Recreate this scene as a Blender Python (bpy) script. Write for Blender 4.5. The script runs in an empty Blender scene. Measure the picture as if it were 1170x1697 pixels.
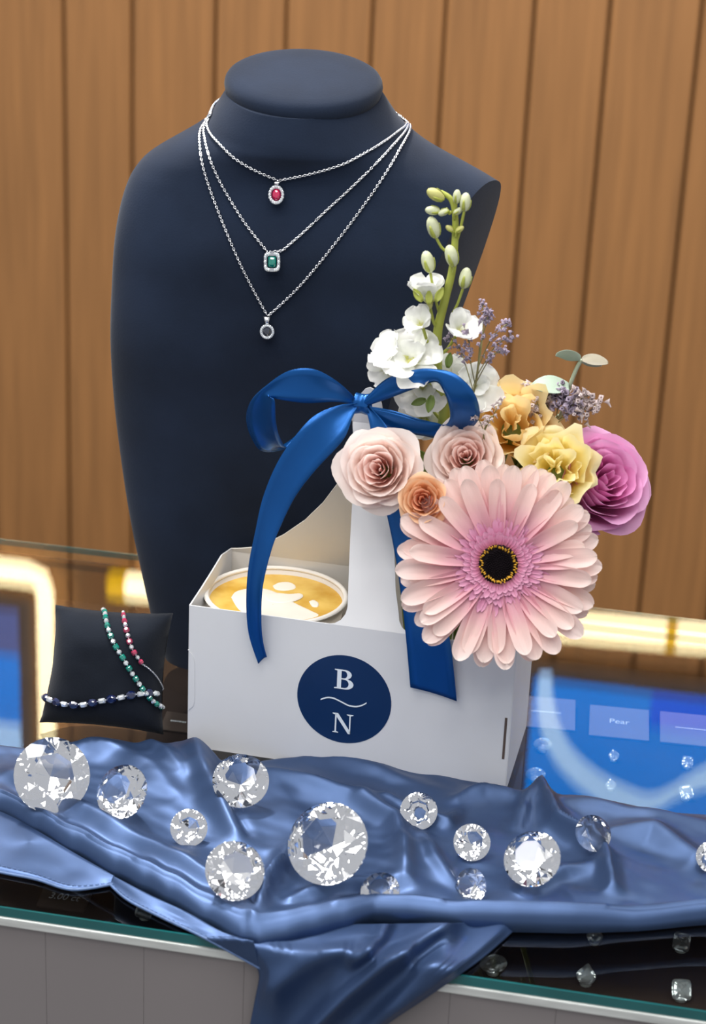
import bpy, bmesh, math, random
from mathutils import Vector, Matrix, noise, geometry
from mathutils.bvhtree import BVHTree
V = Vector
PI = math.pi
S = 0.01                                   # all shapes below are written in centimetres
scene = bpy.context.scene
COL = scene.collection
random.seed(7)

# ------------------------------------------------------------------ camera
FPX, PITCH, ROLL, HCAM = 3198.6, 0.3696, 0.0453, 54.7514
fw = V((0, math.cos(PITCH), -math.sin(PITCH)))
up0 = V((0, math.sin(PITCH), math.cos(PITCH)))
rt0 = V((1, 0, 0))
rt = math.cos(ROLL) * rt0 + math.sin(ROLL) * up0
up = -math.sin(ROLL) * rt0 + math.cos(ROLL) * up0
CAM = V((0, 0, HCAM))
cam_d = bpy.data.cameras.new('camera')
cam_o = bpy.data.objects.new('camera', cam_d)
COL.objects.link(cam_o)
m = Matrix.Identity(4)
for i in range(3):
    m[i][0], m[i][1], m[i][2], m[i][3] = rt[i], up[i], -fw[i], CAM[i] * S
cam_o.matrix_world = m
cam_d.sensor_fit = 'HORIZONTAL'
cam_d.sensor_width = 36
cam_d.lens = FPX / 1170 * 36
cam_d.clip_start = 0.02
cam_d.dof.use_dof = True
cam_d.dof.focus_distance = 1.12
cam_d.dof.aperture_fstop = 15.0
scene.camera = cam_o

# ------------------------------------------------------------------ world, room lights, exposure
world = bpy.data.worlds.new('world')
scene.world = world
world.use_nodes = True
world.node_tree.nodes['Background'].inputs[0].default_value = (0.93, 0.95, 1.0, 1)
world.node_tree.nodes['Background'].inputs[1].default_value = 0.5
scene.view_settings.view_transform = 'Standard'
scene.view_settings.look = 'None'
scene.view_settings.gamma = 1
scene.view_settings.use_curve_mapping = False
scene.view_settings.exposure = 0.0


def area(name, loc, target, sx, sy, power, col):
    d = bpy.data.lights.new(name, 'AREA')
    d.shape = 'RECTANGLE'
    d.size, d.size_y = sx, sy
    d.energy = power
    d.color = col
    o = bpy.data.objects.new(name, d)
    COL.objects.link(o)
    o.location = loc
    o.rotation_euler = (V(target) - V(loc)).to_track_quat('-Z', 'Y').to_euler()
    return o


# square ceiling downlights of the shop, in a regular grid over the counter and the aisle before it
for iy, ly in enumerate((-0.9, -0.2, 0.5, 1.2)):
    for ix, lx in enumerate((-1.05, -0.45, 0.15, 0.75)):
        pw_l = (6.0, 6.0, 4.0, 3.0)[ix] * (0.65, 0.8, 1.15, 1.25)[iy]
        area('ceiling_downlight', (lx, ly, 1.85), (lx, ly + 0.25, 0), 0.38, 0.38, pw_l, (1.0, 0.98, 0.95))
# track spot behind the counter, high up
area('track_spot', (-0.42, 1.72, 1.55), (0.02, 0.95, 0), 0.16, 0.16, 24, (1.0, 0.98, 0.96))
# wall washers along the plank wall
for lx in (-1.1, 0.0, 1.1):
    area('wall_washer', (lx, 2.25 - lx * 0.18, 1.95), (lx + 0.1, 3.2 - lx * 0.18, 0.1), 0.5, 0.25, 11, (1.0, 0.91, 0.80))


# ------------------------------------------------------------------ unprojection helpers (cm)
def ray(x, y):
    return (fw * FPX + rt * (x - 585) - up * (y - 848.5)).normalized()


def ground(x, y, z=0.0):
    d = ray(x, y)
    return CAM + d * ((z - HCAM) / d.z)


TH = 0.207                                  # yaw of the carrier
BO = V((-9.1541, 101.6949, 0))              # its front left corner
BW, BD, BH = 19.0, 8.6, 9.15
bu = V((math.cos(TH), -math.sin(TH), 0))
bv = V((math.sin(TH), math.cos(TH), 0))
THC = 0.1762                                # yaw of the counter
cu = V((math.cos(THC), -math.sin(THC), 0))
cv = V((math.sin(THC), math.cos(THC), 0))
CFRONT, CBACK = -19.05, 27.45


def vplane(x, y, o, n):
    d = ray(x, y)
    return CAM + d * ((o - CAM).dot(n) / d.dot(n))


def bp(x, y, k):
    """point on the pixel ray, k cm behind the carrier's front face"""
    return vplane(x, y, BO + bv * k, bv)


def fp(x, y, yy):
    """point on the pixel ray in the frontal plane world-y = yy"""
    d = ray(x, y)
    return CAM + d * (yy / d.y)


def box_pt(u, k, z):
    return BO + bu * u + bv * k + V((0, 0, z))


def cpt(u, w, z):
    return BO + cu * u + cv * w + V((0, 0, z))


def cmpx(p):
    return (p - CAM).dot(fw) / FPX          # cm per pixel at that point


# ------------------------------------------------------------------ object helpers
MW = {}


def new_mesh(name, verts, faces, mat=None, smooth=True, inv=None):
    me = bpy.data.meshes.new(name)
    if inv is not None:
        vs = [inv @ (V(v) * S) for v in verts]
    else:
        vs = [V(v) * S for v in verts]
    me.from_pydata([tuple(v) for v in vs], [], faces)
    if mat:
        me.materials.append(mat)
    if smooth:
        me.polygons.foreach_set('use_smooth', [True] * len(me.polygons))
    me.update()
    return me


def thing(name, label=None, cat=None, loc=(0, 0, 0), rot=None, group=None, parent=None):
    o = bpy.data.objects.new(name, None)
    o.empty_display_size = 0.01
    COL.objects.link(o)
    M = Matrix.Translation(V(loc) * S)
    if rot is not None:
        M = M @ rot.to_4x4()
    if parent is not None:
        o.parent = parent
        o.matrix_local = MW[parent].inverted() @ M
    else:
        o.matrix_world = M
    MW[o] = M
    tag(o, label, cat, group)
    return o


def tag(o, label=None, cat=None, group=None, kind=None):
    if label: o['label'] = label
    if cat: o['category'] = cat
    if group: o['group'] = group
    if kind: o['kind'] = kind
    return o


def obj(name, verts, faces, mat, parent=None, smooth=True, origin=None, solid=0.0, bevel=0.0, subsurf=0, offset=0.0):
    """one mesh object from world coordinates in cm"""
    if parent is not None:
        M = MW[parent]
    else:
        if origin is None:
            zs = min(v[2] for v in verts)
            n = len(verts)
            origin = (sum(v[0] for v in verts) / n, sum(v[1] for v in verts) / n, zs)
        M = Matrix.Translation(V(origin) * S)
    me = new_mesh(name, verts, faces, mat, smooth, M.inverted())
    o = bpy.data.objects.new(name, me)
    COL.objects.link(o)
    if parent is not None:
        o.parent = parent
    else:
        o.matrix_world = M
    MW[o] = M
    if solid:
        md = o.modifiers.new('solid', 'SOLIDIFY')
        md.thickness = solid * S
        md.offset = offset
    if bevel:
        md = o.modifiers.new('bevel', 'BEVEL')
        md.width = bevel * S
        md.segments = 2
        md.limit_method = 'ANGLE'
    if subsurf:
        md = o.modifiers.new('sub', 'SUBSURF')
        md.levels = md.render_levels = subsurf
    return o


def inst(name, me, parent, M):
    """object sharing mesh data, placed by matrix M (metres) in its parent's space"""
    o = bpy.data.objects.new(name, me)
    COL.objects.link(o)
    if parent is not None:
        o.parent = parent
        o.matrix_local = M
        MW[o] = MW[parent] @ M
    else:
        o.matrix_world = M
        MW[o] = M.copy()
    return o


class MB:
    def __init__(self):
        self.v, self.f = [], []

    def add(self, vs, fs):
        n = len(self.v)
        self.v += [V(v) for v in vs]
        self.f += [tuple(i + n for i in f) for f in fs]
        return self

    def grid(self, rows, closed=False):
        nr, nc = len(rows), len(rows[0])
        fs = []
        for i in range(nr - 1):
            for j in range(nc if closed else nc - 1):
                j2 = (j + 1) % nc
                fs.append((i * nc + j, i * nc + j2, (i + 1) * nc + j2, (i + 1) * nc + j))
        return self.add([p for r in rows for p in r], fs)

    def tube(self, pts, rad, n=8, cap=True):
        pts = [V(p) for p in pts]
        rows = []
        ref = None
        for i, p in enumerate(pts):
            t = (pts[min(i + 1, len(pts) - 1)] - pts[max(i - 1, 0)])
            t = t.normalized() if t.length > 1e-9 else V((0, 0, 1))
            if ref is None:
                ref = t.orthogonal().normalized()
            ref = (ref - t * ref.dot(t)).normalized()
            b = t.cross(ref)
            r = rad[i] if isinstance(rad, (list, tuple)) else rad
            rows.append([p + (ref * math.cos(a) + b * math.sin(a)) * r for a in [2 * PI * k / n for k in range(n)]])
        base = len(self.v)
        self.grid(rows, True)
        if cap:
            self.f.append(tuple(base + k for k in range(n))[::-1])
            e = base + (len(rows) - 1) * n
            self.f.append(tuple(e + k for k in range(n)))
        return self

    def boxpts(self, c):
        """8 corner points: bottom 4, top 4"""
        return self.add(c, [(3, 2, 1, 0), (4, 5, 6, 7), (0, 1, 5, 4), (1, 2, 6, 5), (2, 3, 7, 6), (3, 0, 4, 7)])

    def cbox(self, u0, u1, w0, w1, z0, z1, fn):
        c = [fn(u0, w0, z0), fn(u1, w0, z0), fn(u1, w1, z0), fn(u0, w1, z0),
             fn(u0, w0, z1), fn(u1, w0, z1), fn(u1, w1, z1), fn(u0, w1, z1)]
        return self.boxpts(c)

    def ball(self, c, r, n=8, mrings=5, M=None):
        rows = []
        c = V(c)
        for i in range(mrings + 1):
            t = PI * i / mrings
            row = []
            for k in range(n):
                a = 2 * PI * k / n
                p = V((math.sin(t) * math.cos(a), math.sin(t) * math.sin(a), math.cos(t)))
                if isinstance(r, (tuple, list)):
                    p = V((p.x * r[0], p.y * r[1], p.z * r[2]))
                else:
                    p = p * r
                if M is not None:
                    p = M @ p
                row.append(c + p)
            rows.append(row)
        return self.grid(rows, True)

    def build(self, name, mat, parent=None, **k):
        return obj(name, self.v, self.f, mat, parent, **k)


def cr(pts, n):
    """Catmull-Rom through pts (any vectors), n samples per span"""
    pts = [V(p) for p in pts]
    out = []
    for i in range(len(pts) - 1):
        p0, p1, p2, p3 = pts[max(i - 1, 0)], pts[i], pts[i + 1], pts[min(i + 2, len(pts) - 1)]
        for k in range(n):
            t = k / n
            out.append(0.5 * ((2 * p1) + (p2 - p0) * t + (2 * p0 - 5 * p1 + 4 * p2 - p3) * t * t + (3 * p1 - p0 - 3 * p2 + p3) * t ** 3))
    out.append(pts[-1])
    return out


def lerp_poly(pts, x):
    """piecewise y(x) for points sorted by x, smooth"""
    if x <= pts[0][0]:
        return pts[0][1]
    for (x0, y0), (x1, y1) in zip(pts, pts[1:]):
        if x <= x1:
            t = (x - x0) / (x1 - x0)
            return y0 + (y1 - y0) * (t * t * (3 - 2 * t) * .4 + t * .6)
    return pts[-1][1]


def seg_dist(p, a, b):
    ab = b - a
    t = max(0, min(1, (p - a).dot(ab) / max(ab.dot(ab), 1e-9)))
    return (p - (a + ab * t)).length, t


def poly_dist(p, pl):
    best, bs = 1e9, 0
    n = len(pl) - 1
    for i in range(n):
        d, t = seg_dist(p, pl[i], pl[i + 1])
        if d < best:
            best, bs = d, (i + t) / n
    return best, bs


def axis_rot(z, spin=0.0, ref=V((0, 0, 1))):
    """rotation whose local +Z points along z and whose +Y is as near as it can be to ref"""
    z = V(z).normalized()
    x = ref.cross(z)
    x = x.normalized() if x.length > 1e-4 else V((1, 0, 0))
    y = z.cross(x)
    M = Matrix((x, y, z)).transposed()
    return M @ Matrix.Rotation(spin, 3, 'Z')


# ------------------------------------------------------------------ materials
def mat(name, col, rough=0.5, metal=0.0, spec=0.5, vary=0.0, vscale=30.0, bump=0.0, bscale=200.0, stretch=None,
        trans=0.0, ior=1.5, sheen=0.0, coat=0.0, emit=None, estr=0.0, translucent=0.0, sss=0.0, aniso=0.0):
    mt = bpy.data.materials.new(name)
    mt.use_nodes = True
    nt = mt.node_tree
    b = nt.nodes['Principled BSDF']
    b.inputs['Base Color'].default_value = (*col, 1)
    b.inputs['Roughness'].default_value = rough
    b.inputs['Metallic'].default_value = metal
    b.inputs['Specular IOR Level'].default_value = spec
    b.inputs['Transmission Weight'].default_value = trans
    b.inputs['IOR'].default_value = ior
    b.inputs['Sheen Weight'].default_value = sheen
    b.inputs['Coat Weight'].default_value = coat
    b.inputs['Anisotropic'].default_value = aniso
    if sss:
        b.inputs['Subsurface Weight'].default_value = sss
        b.inputs['Subsurface Radius'].default_value = (0.01, 0.005, 0.004)
        b.inputs['Subsurface Scale'].default_value = 0.5
    if emit:
        b.inputs['Emission Color'].default_value = (*emit, 1)
        b.inputs['Emission Strength'].default_value = estr
    tc = nt.nodes.new('ShaderNodeTexCoord')
    src = tc.outputs['Object']
    if stretch:
        mp = nt.nodes.new('ShaderNodeMapping')
        mp.inputs['Scale'].default_value = stretch
        nt.links.new(src, mp.inputs['Vector'])
        src = mp.outputs['Vector']
    if vary:
        nz = nt.nodes.new('ShaderNodeTexNoise')
        nz.inputs['Scale'].default_value = vscale
        nz.inputs['Detail'].default_value = 6
        nt.links.new(src, nz.inputs['Vector'])
        rp = nt.nodes.new('ShaderNodeValToRGB')
        rp.color_ramp.elements[0].position = 0.3
        rp.color_ramp.elements[1].position = 0.7
        rp.color_ramp.elements[0].color = (*[c * (1 - vary) for c in col], 1)
        rp.color_ramp.elements[1].color = (*[min(1, c * (1 + vary)) for c in col], 1)
        nt.links.new(nz.outputs['Fac'], rp.inputs['Fac'])
        nt.links.new(rp.outputs['Color'], b.inputs['Base Color'])
    if bump:
        nz = nt.nodes.new('ShaderNodeTexNoise')
        nz.inputs['Scale'].default_value = bscale
        nz.inputs['Detail'].default_value = 4
        nt.links.new(src, nz.inputs['Vector'])
        bp_ = nt.nodes.new('ShaderNodeBump')
        bp_.inputs['Strength'].default_value = bump
        bp_.inputs['Distance'].default_value = 0.002
        nt.links.new(nz.outputs['Fac'], bp_.inputs['Height'])
        nt.links.new(bp_.outputs['Normal'], b.inputs['Normal'])
    if translucent:
        tl = nt.nodes.new('ShaderNodeBsdfTranslucent')
        mx = nt.nodes.new('ShaderNodeMixShader')
        mx.inputs[0].default_value = translucent
        out = nt.nodes['Material Output']
        if b.inputs['Base Color'].is_linked:
            nt.links.new(b.inputs['Base Color'].links[0].from_socket, tl.inputs['Color'])
        else:
            tl.inputs['Color'].default_value = (*col, 1)
        nt.links.new(b.outputs[0], mx.inputs[1])
        nt.links.new(tl.outputs[0], mx.inputs[2])
        nt.links.new(mx.outputs[0], out.inputs['Surface'])
    return mt


def ramp_mat(name, stops, axis=1, rough=0.5, translucent=0.2, streak=0.0, sheen=0.0):
    """petal material: colour runs along the petal's own length (stored in its UV)"""
    mt = mat(name, stops[-1][1], rough=rough, sheen=sheen)
    nt = mt.node_tree
    b = nt.nodes['Principled BSDF']
    uv = nt.nodes.new('ShaderNodeUVMap')
    sp = nt.nodes.new('ShaderNodeSeparateXYZ')
    nt.links.new(uv.outputs[0], sp.inputs[0])
    rp = nt.nodes.new('ShaderNodeValToRGB')
    els = rp.color_ramp.elements
    while len(els) < len(stops):
        els.new(0.5)
    for e, (p, c) in zip(els, stops):
        e.position = p
        e.color = (*c, 1)
    nt.links.new(sp.outputs[axis], rp.inputs[0])
    colsock = rp.outputs[0]
    if streak:
        wv = nt.nodes.new('ShaderNodeTexNoise')
        mp = nt.nodes.new('ShaderNodeMapping')
        mp.inputs['Scale'].default_value = (14, 1.2, 1)
        nt.links.new(uv.outputs[0], mp.inputs[0])
        nt.links.new(mp.outputs[0], wv.inputs['Vector'])
        wv.inputs['Scale'].default_value = 1.6
        mx = nt.nodes.new('ShaderNodeMixRGB')
        mx.blend_type = 'MULTIPLY'
        mx.inputs[0].default_value = streak
        nt.links.new(colsock, mx.inputs[1])
        nt.links.new(wv.outputs['Fac'], mx.inputs[2])
        g = nt.nodes.new('ShaderNodeMixRGB')
        g.blend_type = 'MIX'
        g.inputs[0].default_value = 0.75
        nt.links.new(mx.outputs[0], g.inputs[1])
        nt.links.new(colsock, g.inputs[2])
        colsock = g.outputs[0]
    nt.links.new(colsock, b.inputs['Base Color'])
    tl = nt.nodes.new('ShaderNodeBsdfTranslucent')
    nt.links.new(colsock, tl.inputs['Color'])
    ms = nt.nodes.new('ShaderNodeMixShader')
    ms.inputs[0].default_value = translucent
    nt.links.new(b.outputs[0], ms.inputs[1])
    nt.links.new(tl.outputs[0], ms.inputs[2])
    nt.links.new(ms.outputs[0], nt.nodes['Material Output'].inputs['Surface'])
    return mt


def pane_mat(name, tint):
    """flat pane: see-through with Fresnel reflection"""
    mt = bpy.data.materials.new(name)
    mt.use_nodes = True
    nt = mt.node_tree
    nt.nodes.remove(nt.nodes['Principled BSDF'])
    fr = nt.nodes.new('ShaderNodeFresnel')
    # same reflectance from either face of the pane
    ge = nt.nodes.new('ShaderNodeNewGeometry')
    mr = nt.nodes.new('ShaderNodeMapRange')
    mr.inputs['To Min'].default_value = 1.52
    mr.inputs['To Max'].default_value = 1 / 1.52
    nt.links.new(ge.outputs['Backfacing'], mr.inputs['Value'])
    nt.links.new(mr.outputs['Result'], fr.inputs['IOR'])
    tr = nt.nodes.new('ShaderNodeBsdfTransparent')
    tr.inputs[0].default_value = (*tint, 1)
    gl = nt.nodes.new('ShaderNodeBsdfGlossy')
    gl.inputs['Roughness'].default_value = 0.012
    mx = nt.nodes.new('ShaderNodeMixShader')
    nt.links.new(fr.outputs[0], mx.inputs[0])
    nt.links.new(tr.outputs[0], mx.inputs[1])
    nt.links.new(gl.outputs[0], mx.inputs[2])
    nt.links.new(mx.outputs[0], nt.nodes['Material Output'].inputs['Surface'])
    return mt


def emis_mat(name, col, strength):
    return mat(name, (0.003, 0.003, 0.003), rough=0.9, spec=0.03, emit=col, estr=strength)


M = {}
M['wood'] = mat('oak_plank', (0.33, 0.155, 0.052), rough=0.55, vary=0.16, vscale=9, stretch=(9, 9, 0.35), bump=0.05, bscale=30)
M['wood_gap'] = mat('groove_dark_wood', (0.12, 0.055, 0.02), rough=0.8, vary=0.1)
M['navy_suede'] = mat('navy_suede', (0.0098, 0.0170, 0.0355), rough=0.95, spec=0.15, vary=0.38, vscale=11, bump=0.08, bscale=900, sheen=0.10)
M['black_suede'] = mat('charcoal_suede', (0.010, 0.013, 0.020), rough=0.95, spec=0.1, vary=0.2, vscale=30, bump=0.1, bscale=900, sheen=0.08)
M['satin'] = mat('blue_satin', (0.046, 0.084, 0.185), rough=0.42, metal=0.65, vary=0.06, vscale=60, bump=0.02, bscale=1500, aniso=0.4)
M['satin_hem'] = mat('blue_hem_thread', (0.085, 0.15, 0.31), rough=0.5, vary=0.2, vscale=300)
M['ribbon'] = mat('royal_blue_ribbon', (0.006, 0.092, 0.33), rough=0.27, metal=0.58, vary=0.05, vscale=40, bump=0.02, bscale=1800, aniso=0.5)
M['card'] = mat('white_card', (0.74, 0.745, 0.76), rough=0.42, spec=0.4, vary=0.02, vscale=25)
M['card_in_warm'] = mat('card_inside_warm_lit', (0.70, 0.66, 0.60), rough=0.7, vary=0.02)  # white card's inner face, warm bounce light painted in as beige
M['navy_print'] = mat('navy_print', (0.002, 0.023, 0.092), rough=0.28, vary=0.03)
M['white_print'] = mat('white_print', (0.80, 0.87, 0.93), rough=0.5, vary=0.02)
M['slot'] = mat('slot_shade_and_fittings', (0.10, 0.07, 0.06), rough=0.9, vary=0.1)  # painted shade for the carrier slot; also plain dark brackets and housings
M['cup'] = mat('paper_cup', (0.80, 0.72, 0.62), rough=0.5, vary=0.02)
M['cup_rim'] = mat('paper_rim', (0.88, 0.84, 0.78), rough=0.4, vary=0.01)
M['silver'] = mat('silver', (0.82, 0.83, 0.86), rough=0.18, metal=1.0, vary=0.03)
M['diamond'] = mat('pave_diamond', (0.86, 0.90, 0.95), rough=0.06, metal=0.6, spec=1.0, vary=0.1, vscale=900)
M['ruby'] = mat('ruby', (0.55, 0.008, 0.08), rough=0.05, spec=1.0, vary=0.25, vscale=400, coat=1.0)
M['pinkruby'] = mat('pink_ruby', (0.40, 0.03, 0.085), rough=0.06, spec=1.0, vary=0.3, vscale=600, coat=1.0)
M['emerald'] = mat('emerald', (0.0, 0.20, 0.15), rough=0.05, spec=1.0, vary=0.3, vscale=400, coat=1.0)
M['sapphire'] = mat('sapphire', (0.002, 0.008, 0.055), rough=0.05, spec=1.0, vary=0.3, vscale=400, coat=1.0)
M['black_gem'] = mat('black_gem', (0.015, 0.02, 0.035), rough=0.04, spec=1.0, vary=0.4, vscale=700, coat=1.0)
M['crystal'] = mat('clear_crystal', (0.97, 0.98, 1.0), rough=0.0, trans=1.0, ior=1.6, spec=0.5)
M['stone'] = mat('loose_stone', (0.97, 0.98, 1.0), rough=0.01, trans=0.86, ior=2.2, spec=1.0)
M['pane'] = pane_mat('counter_glass', (0.94, 0.97, 0.96))
M['glass_edge'] = mat('green_glass_edge', (0.008, 0.10, 0.105), rough=0.12, vary=0.2, vscale=20, coat=0.6)
M['trim'] = mat('brushed_aluminium', (0.62, 0.64, 0.62), rough=0.35, metal=0.35, vary=0.15, vscale=40, stretch=(0.4, 4, 8))
M['grey_panel'] = mat('grey_lacquer', (0.205, 0.185, 0.185), rough=0.4, vary=0.05, vscale=5)
M['deck'] = mat('dark_brown_deck', (0.024, 0.0155, 0.0135), rough=0.95, spec=0.02, vary=0.2, vscale=20)
M['plaque'] = mat('smoked_plaque', (0.13, 0.10, 0.115), rough=0.8, spec=0.1, vary=0.05)
M['plaque_dark'] = mat('brown_plaque', (0.06, 0.04, 0.034), rough=0.8, spec=0.1, vary=0.05)
M['plaque_text'] = mat('pale_lettering', (0.5, 0.5, 0.56), rough=0.6, vary=0.02)
M['soffit'] = mat('navy_bulkhead', (0.030, 0.021, 0.019), rough=0.7, spec=0.2, vary=0.1)
M['floor'] = mat('grey_floor', (0.25, 0.24, 0.23), rough=0.4, vary=0.1, vscale=3)
M['led'] = emis_mat('warm_led_diffuser', (1.0, 0.80, 0.46), 11.0)
M['led_joint'] = mat('lit_amber_joint', (0.7, 0.42, 0.05), rough=0.4, vary=0.1, emit=(1.0, 0.55, 0.01), estr=3.2)
M['screen'] = emis_mat('blue_screen', (0.0, 0.20, 0.75), 4.8)
M['screen_deep'] = emis_mat('deep_blue_screen', (0.0, 0.10, 0.75), 4.8)
M['screen_pale'] = emis_mat('pale_blue_graphic', (0.38, 0.60, 0.95), 5.0)
M['screen_violet'] = emis_mat('violet_blue_graphic', (0.12, 0.16, 0.45), 3.0)
M['stem'] = mat('green_stem', (0.20, 0.27, 0.045), rough=0.5, vary=0.2, vscale=60, translucent=0.1)
M['stem_pale'] = mat('pale_green_stem', (0.42, 0.46, 0.08), rough=0.5, vary=0.15, vscale=60, translucent=0.15)
M['bud'] = mat('pale_bud', (0.66, 0.69, 0.46), rough=0.5, vary=0.22, vscale=120, translucent=0.2)
M['bud_yellow'] = mat('yellow_bud', (0.64, 0.62, 0.22), rough=0.5, vary=0.2, vscale=120, translucent=0.2)
M['leaf'] = mat('green_leaf', (0.13, 0.19, 0.03), rough=0.5, vary=0.2, vscale=60, translucent=0.15)
M['euca'] = mat('eucalyptus_leaf', (0.40, 0.50, 0.40), rough=0.55, vary=0.18, vscale=40, translucent=0.15)
M['euca_stem'] = mat('eucalyptus_stem', (0.38, 0.43, 0.30), rough=0.6, vary=0.15, vscale=60)
M['euca_tan'] = mat('eucalyptus_leaf_tan', (0.30, 0.27, 0.20), rough=0.55, vary=0.2, vscale=40, translucent=0.15)
M['lav'] = mat('lavender_floret', (0.40, 0.33, 0.43), rough=0.7, vary=0.3, vscale=200, translucent=0.2)
M['lav_pale'] = mat('pale_floret', (0.64, 0.53, 0.52), rough=0.7, vary=0.25, vscale=200, translucent=0.2)
M['sprig'] = mat('brown_green_sprig', (0.20, 0.18, 0.07), rough=0.7, vary=0.2, vscale=100)
M['white_petal'] = ramp_mat('white_petal', [(0.0, (0.62, 0.62, 0.14)), (0.18, (0.86, 0.87, 0.80)), (1.0, (0.90, 0.90, 0.89))], translucent=0.3)
M['ger_petal'] = ramp_mat('gerbera_petal', [(0.0, (0.66, 0.22, 0.36)), (0.28, (0.84, 0.44, 0.50)), (0.5, (0.93, 0.66, 0.62)), (1.0, (0.97, 0.84, 0.78))], translucent=0.34, streak=0.5)
M['ger_inner'] = ramp_mat('gerbera_inner', [(0.0, (0.46, 0.12, 0.20)), (0.5, (0.58, 0.19, 0.33)), (1.0, (0.70, 0.33, 0.48))], translucent=0.15)
M['ger_dark'] = mat('gerbera_dark_eye', (0.008, 0.005, 0.007), rough=0.9, spec=0.1, vary=0.3, vscale=400)
M['ger_yellow'] = mat('gerbera_pollen', (0.62, 0.33, 0.02), rough=0.7, vary=0.4, vscale=500)
M['rose_pale'] = ramp_mat('pale_pink_rose', [(0.0, (0.90, 0.48, 0.42)), (0.35, (0.95, 0.76, 0.69)), (1.0, (0.97, 0.86, 0.81))], translucent=0.40)
M['rose_pale_in'] = ramp_mat('pale_pink_rose_heart', [(0.0, (0.92, 0.42, 0.38)), (0.45, (0.95, 0.66, 0.60)), (1.0, (0.97, 0.82, 0.77))], translucent=0.48)
M['rose_peach'] = ramp_mat('peach_rose', [(0.0, (0.66, 0.24, 0.08)), (0.5, (0.80, 0.42, 0.20)), (1.0, (0.90, 0.60, 0.38))], translucent=0.34)
M['rose_peach_in'] = ramp_mat('peach_rose_heart', [(0.0, (0.60, 0.12, 0.05)), (0.6, (0.76, 0.30, 0.16)), (1.0, (0.89, 0.50, 0.32))], translucent=0.34)
M['rose_mag'] = ramp_mat('orchid_pink_rose', [(0.0, (0.62, 0.16, 0.30)), (0.5, (0.78, 0.30, 0.56)), (1.0, (0.86, 0.46, 0.72))], translucent=0.34)
M['rose_mag_in'] = ramp_mat('orchid_pink_rose_heart', [(0.0, (0.55, 0.06, 0.25)), (0.6, (0.74, 0.20, 0.48)), (1.0, (0.84, 0.36, 0.64))], translucent=0.34)
M['lis_orange'] = ramp_mat('apricot_petal', [(0.0, (0.80, 0.40, 0.04)), (0.4, (0.93, 0.66, 0.22)), (1.0, (0.96, 0.78, 0.42))], translucent=0.45)
M['lis_yellow'] = ramp_mat('yellow_petal', [(0.0, (0.86, 0.56, 0.02)), (0.4, (0.91, 0.76, 0.20)), (1.0, (0.93, 0.84, 0.50))], translucent=0.35)


def coffee_mat():
    mt = mat('coffee_crema', (0.62, 0.33, 0.05), rough=0.25)
    nt = mt.node_tree
    b = nt.nodes['Principled BSDF']
    tc = nt.nodes['Texture Coordinate']
    nz = nt.nodes.new('ShaderNodeTexNoise')
    nz.inputs['Scale'].default_value = 45
    nz.inputs['Detail'].default_value = 3
    nt.links.new(tc.outputs['Object'], nz.inputs['Vector'])
    rp = nt.nodes.new('ShaderNodeValToRGB')
    rp.color_ramp.elements[0].color = (0.62, 0.33, 0.03, 1)
    rp.color_ramp.elements[1].color = (0.82, 0.55, 0.13, 1)
    rp.color_ramp.elements[0].position = 0.35
    rp.color_ramp.elements[1].position = 0.65
    nt.links.new(nz.outputs['Fac'], rp.inputs[0])
    nt.links.new(rp.outputs[0], b.inputs['Base Color'])
    return mt


M['coffee'] = coffee_mat()
M['foam'] = mat('milk_foam', (0.86, 0.80, 0.70), rough=0.4, vary=0.04, vscale=60)

# ------------------------------------------------------------------ the setting: far wall of planks, floor
WALL_D = 225.0                               # wall plane: cm behind the carrier's front corner, along the counter's depth
wall = MB().cbox(-330, 380, WALL_D + 1.2, WALL_D + 5, -95, 205, cpt).build('wall_back', M['wood_gap'], origin=tuple(cpt(0, WALL_D, -95)))
tag(wall, 'warm oak plank wall with vertical grooves behind the counter', kind='structure')
MW[wall] = wall.matrix_world.copy()
# groove positions read at the top of the frame
gx = [105, 218, 357, 475, 615, 742, 885, 1018, 1165]
gu = []
for x in gx:
    p = vplane(x, 3, cpt(0, WALL_D, 0), cv)
    gu.append((p - BO).dot(cu))
pitch2 = (gu[8] - gu[0]) / 4
a0, a1 = gu[0], gu[1]
edges = []
for j in range(-9, 14):
    edges += [a0 + j * pitch2, a1 + j * pitch2]
for i, (e0, e1) in enumerate(zip(edges, edges[1:])):
    g = 0.32 if i % 2 else 0.2
    mb = MB()
    x0, x1 = e0 + g, e1 - g
    d = random.uniform(-.08, .08)
    prof = [(x0, WALL_D + 1.25), (x0, WALL_D + .25 + d), (x0 + .25, WALL_D + d), (x1 - .25, WALL_D + d), (x1, WALL_D + .25 + d), (x1, WALL_D + 1.25)]
    mb.grid([[cpt(u, w, z) for (u, w) in prof] for z in (-95, 205)])
    mb.build('plank', M['wood'], wall, smooth=False)

sof = MB().cbox(-330, 380, WALL_D - 22, WALL_D + 1, 150, 330, cpt).build('trim_1', M['soffit'], smooth=False)
tag(sof, 'dark brown bulkhead above the plank wall', kind='structure')
fl = MB().cbox(-330, 380, -160, WALL_D + 5, -97, -95, cpt).build('floor', M['floor'])
tag(fl, 'grey shop floor', kind='structure')


# warm light bars and blue screens high on that wall (seen mirrored in the counter glass)
def mirror_hit(x, y, off=0.0):
    g = ground(x, y)
    d = ray(x, y)
    d = V((d.x, d.y, -d.z))
    o = cpt(0, WALL_D - off, 0)
    return g + d * ((o - g).dot(cv) / d.dot(cv))


def wall_uz(x, y):
    p = mirror_hit(x, y)
    return (p - BO).dot(cu), p.z


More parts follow.
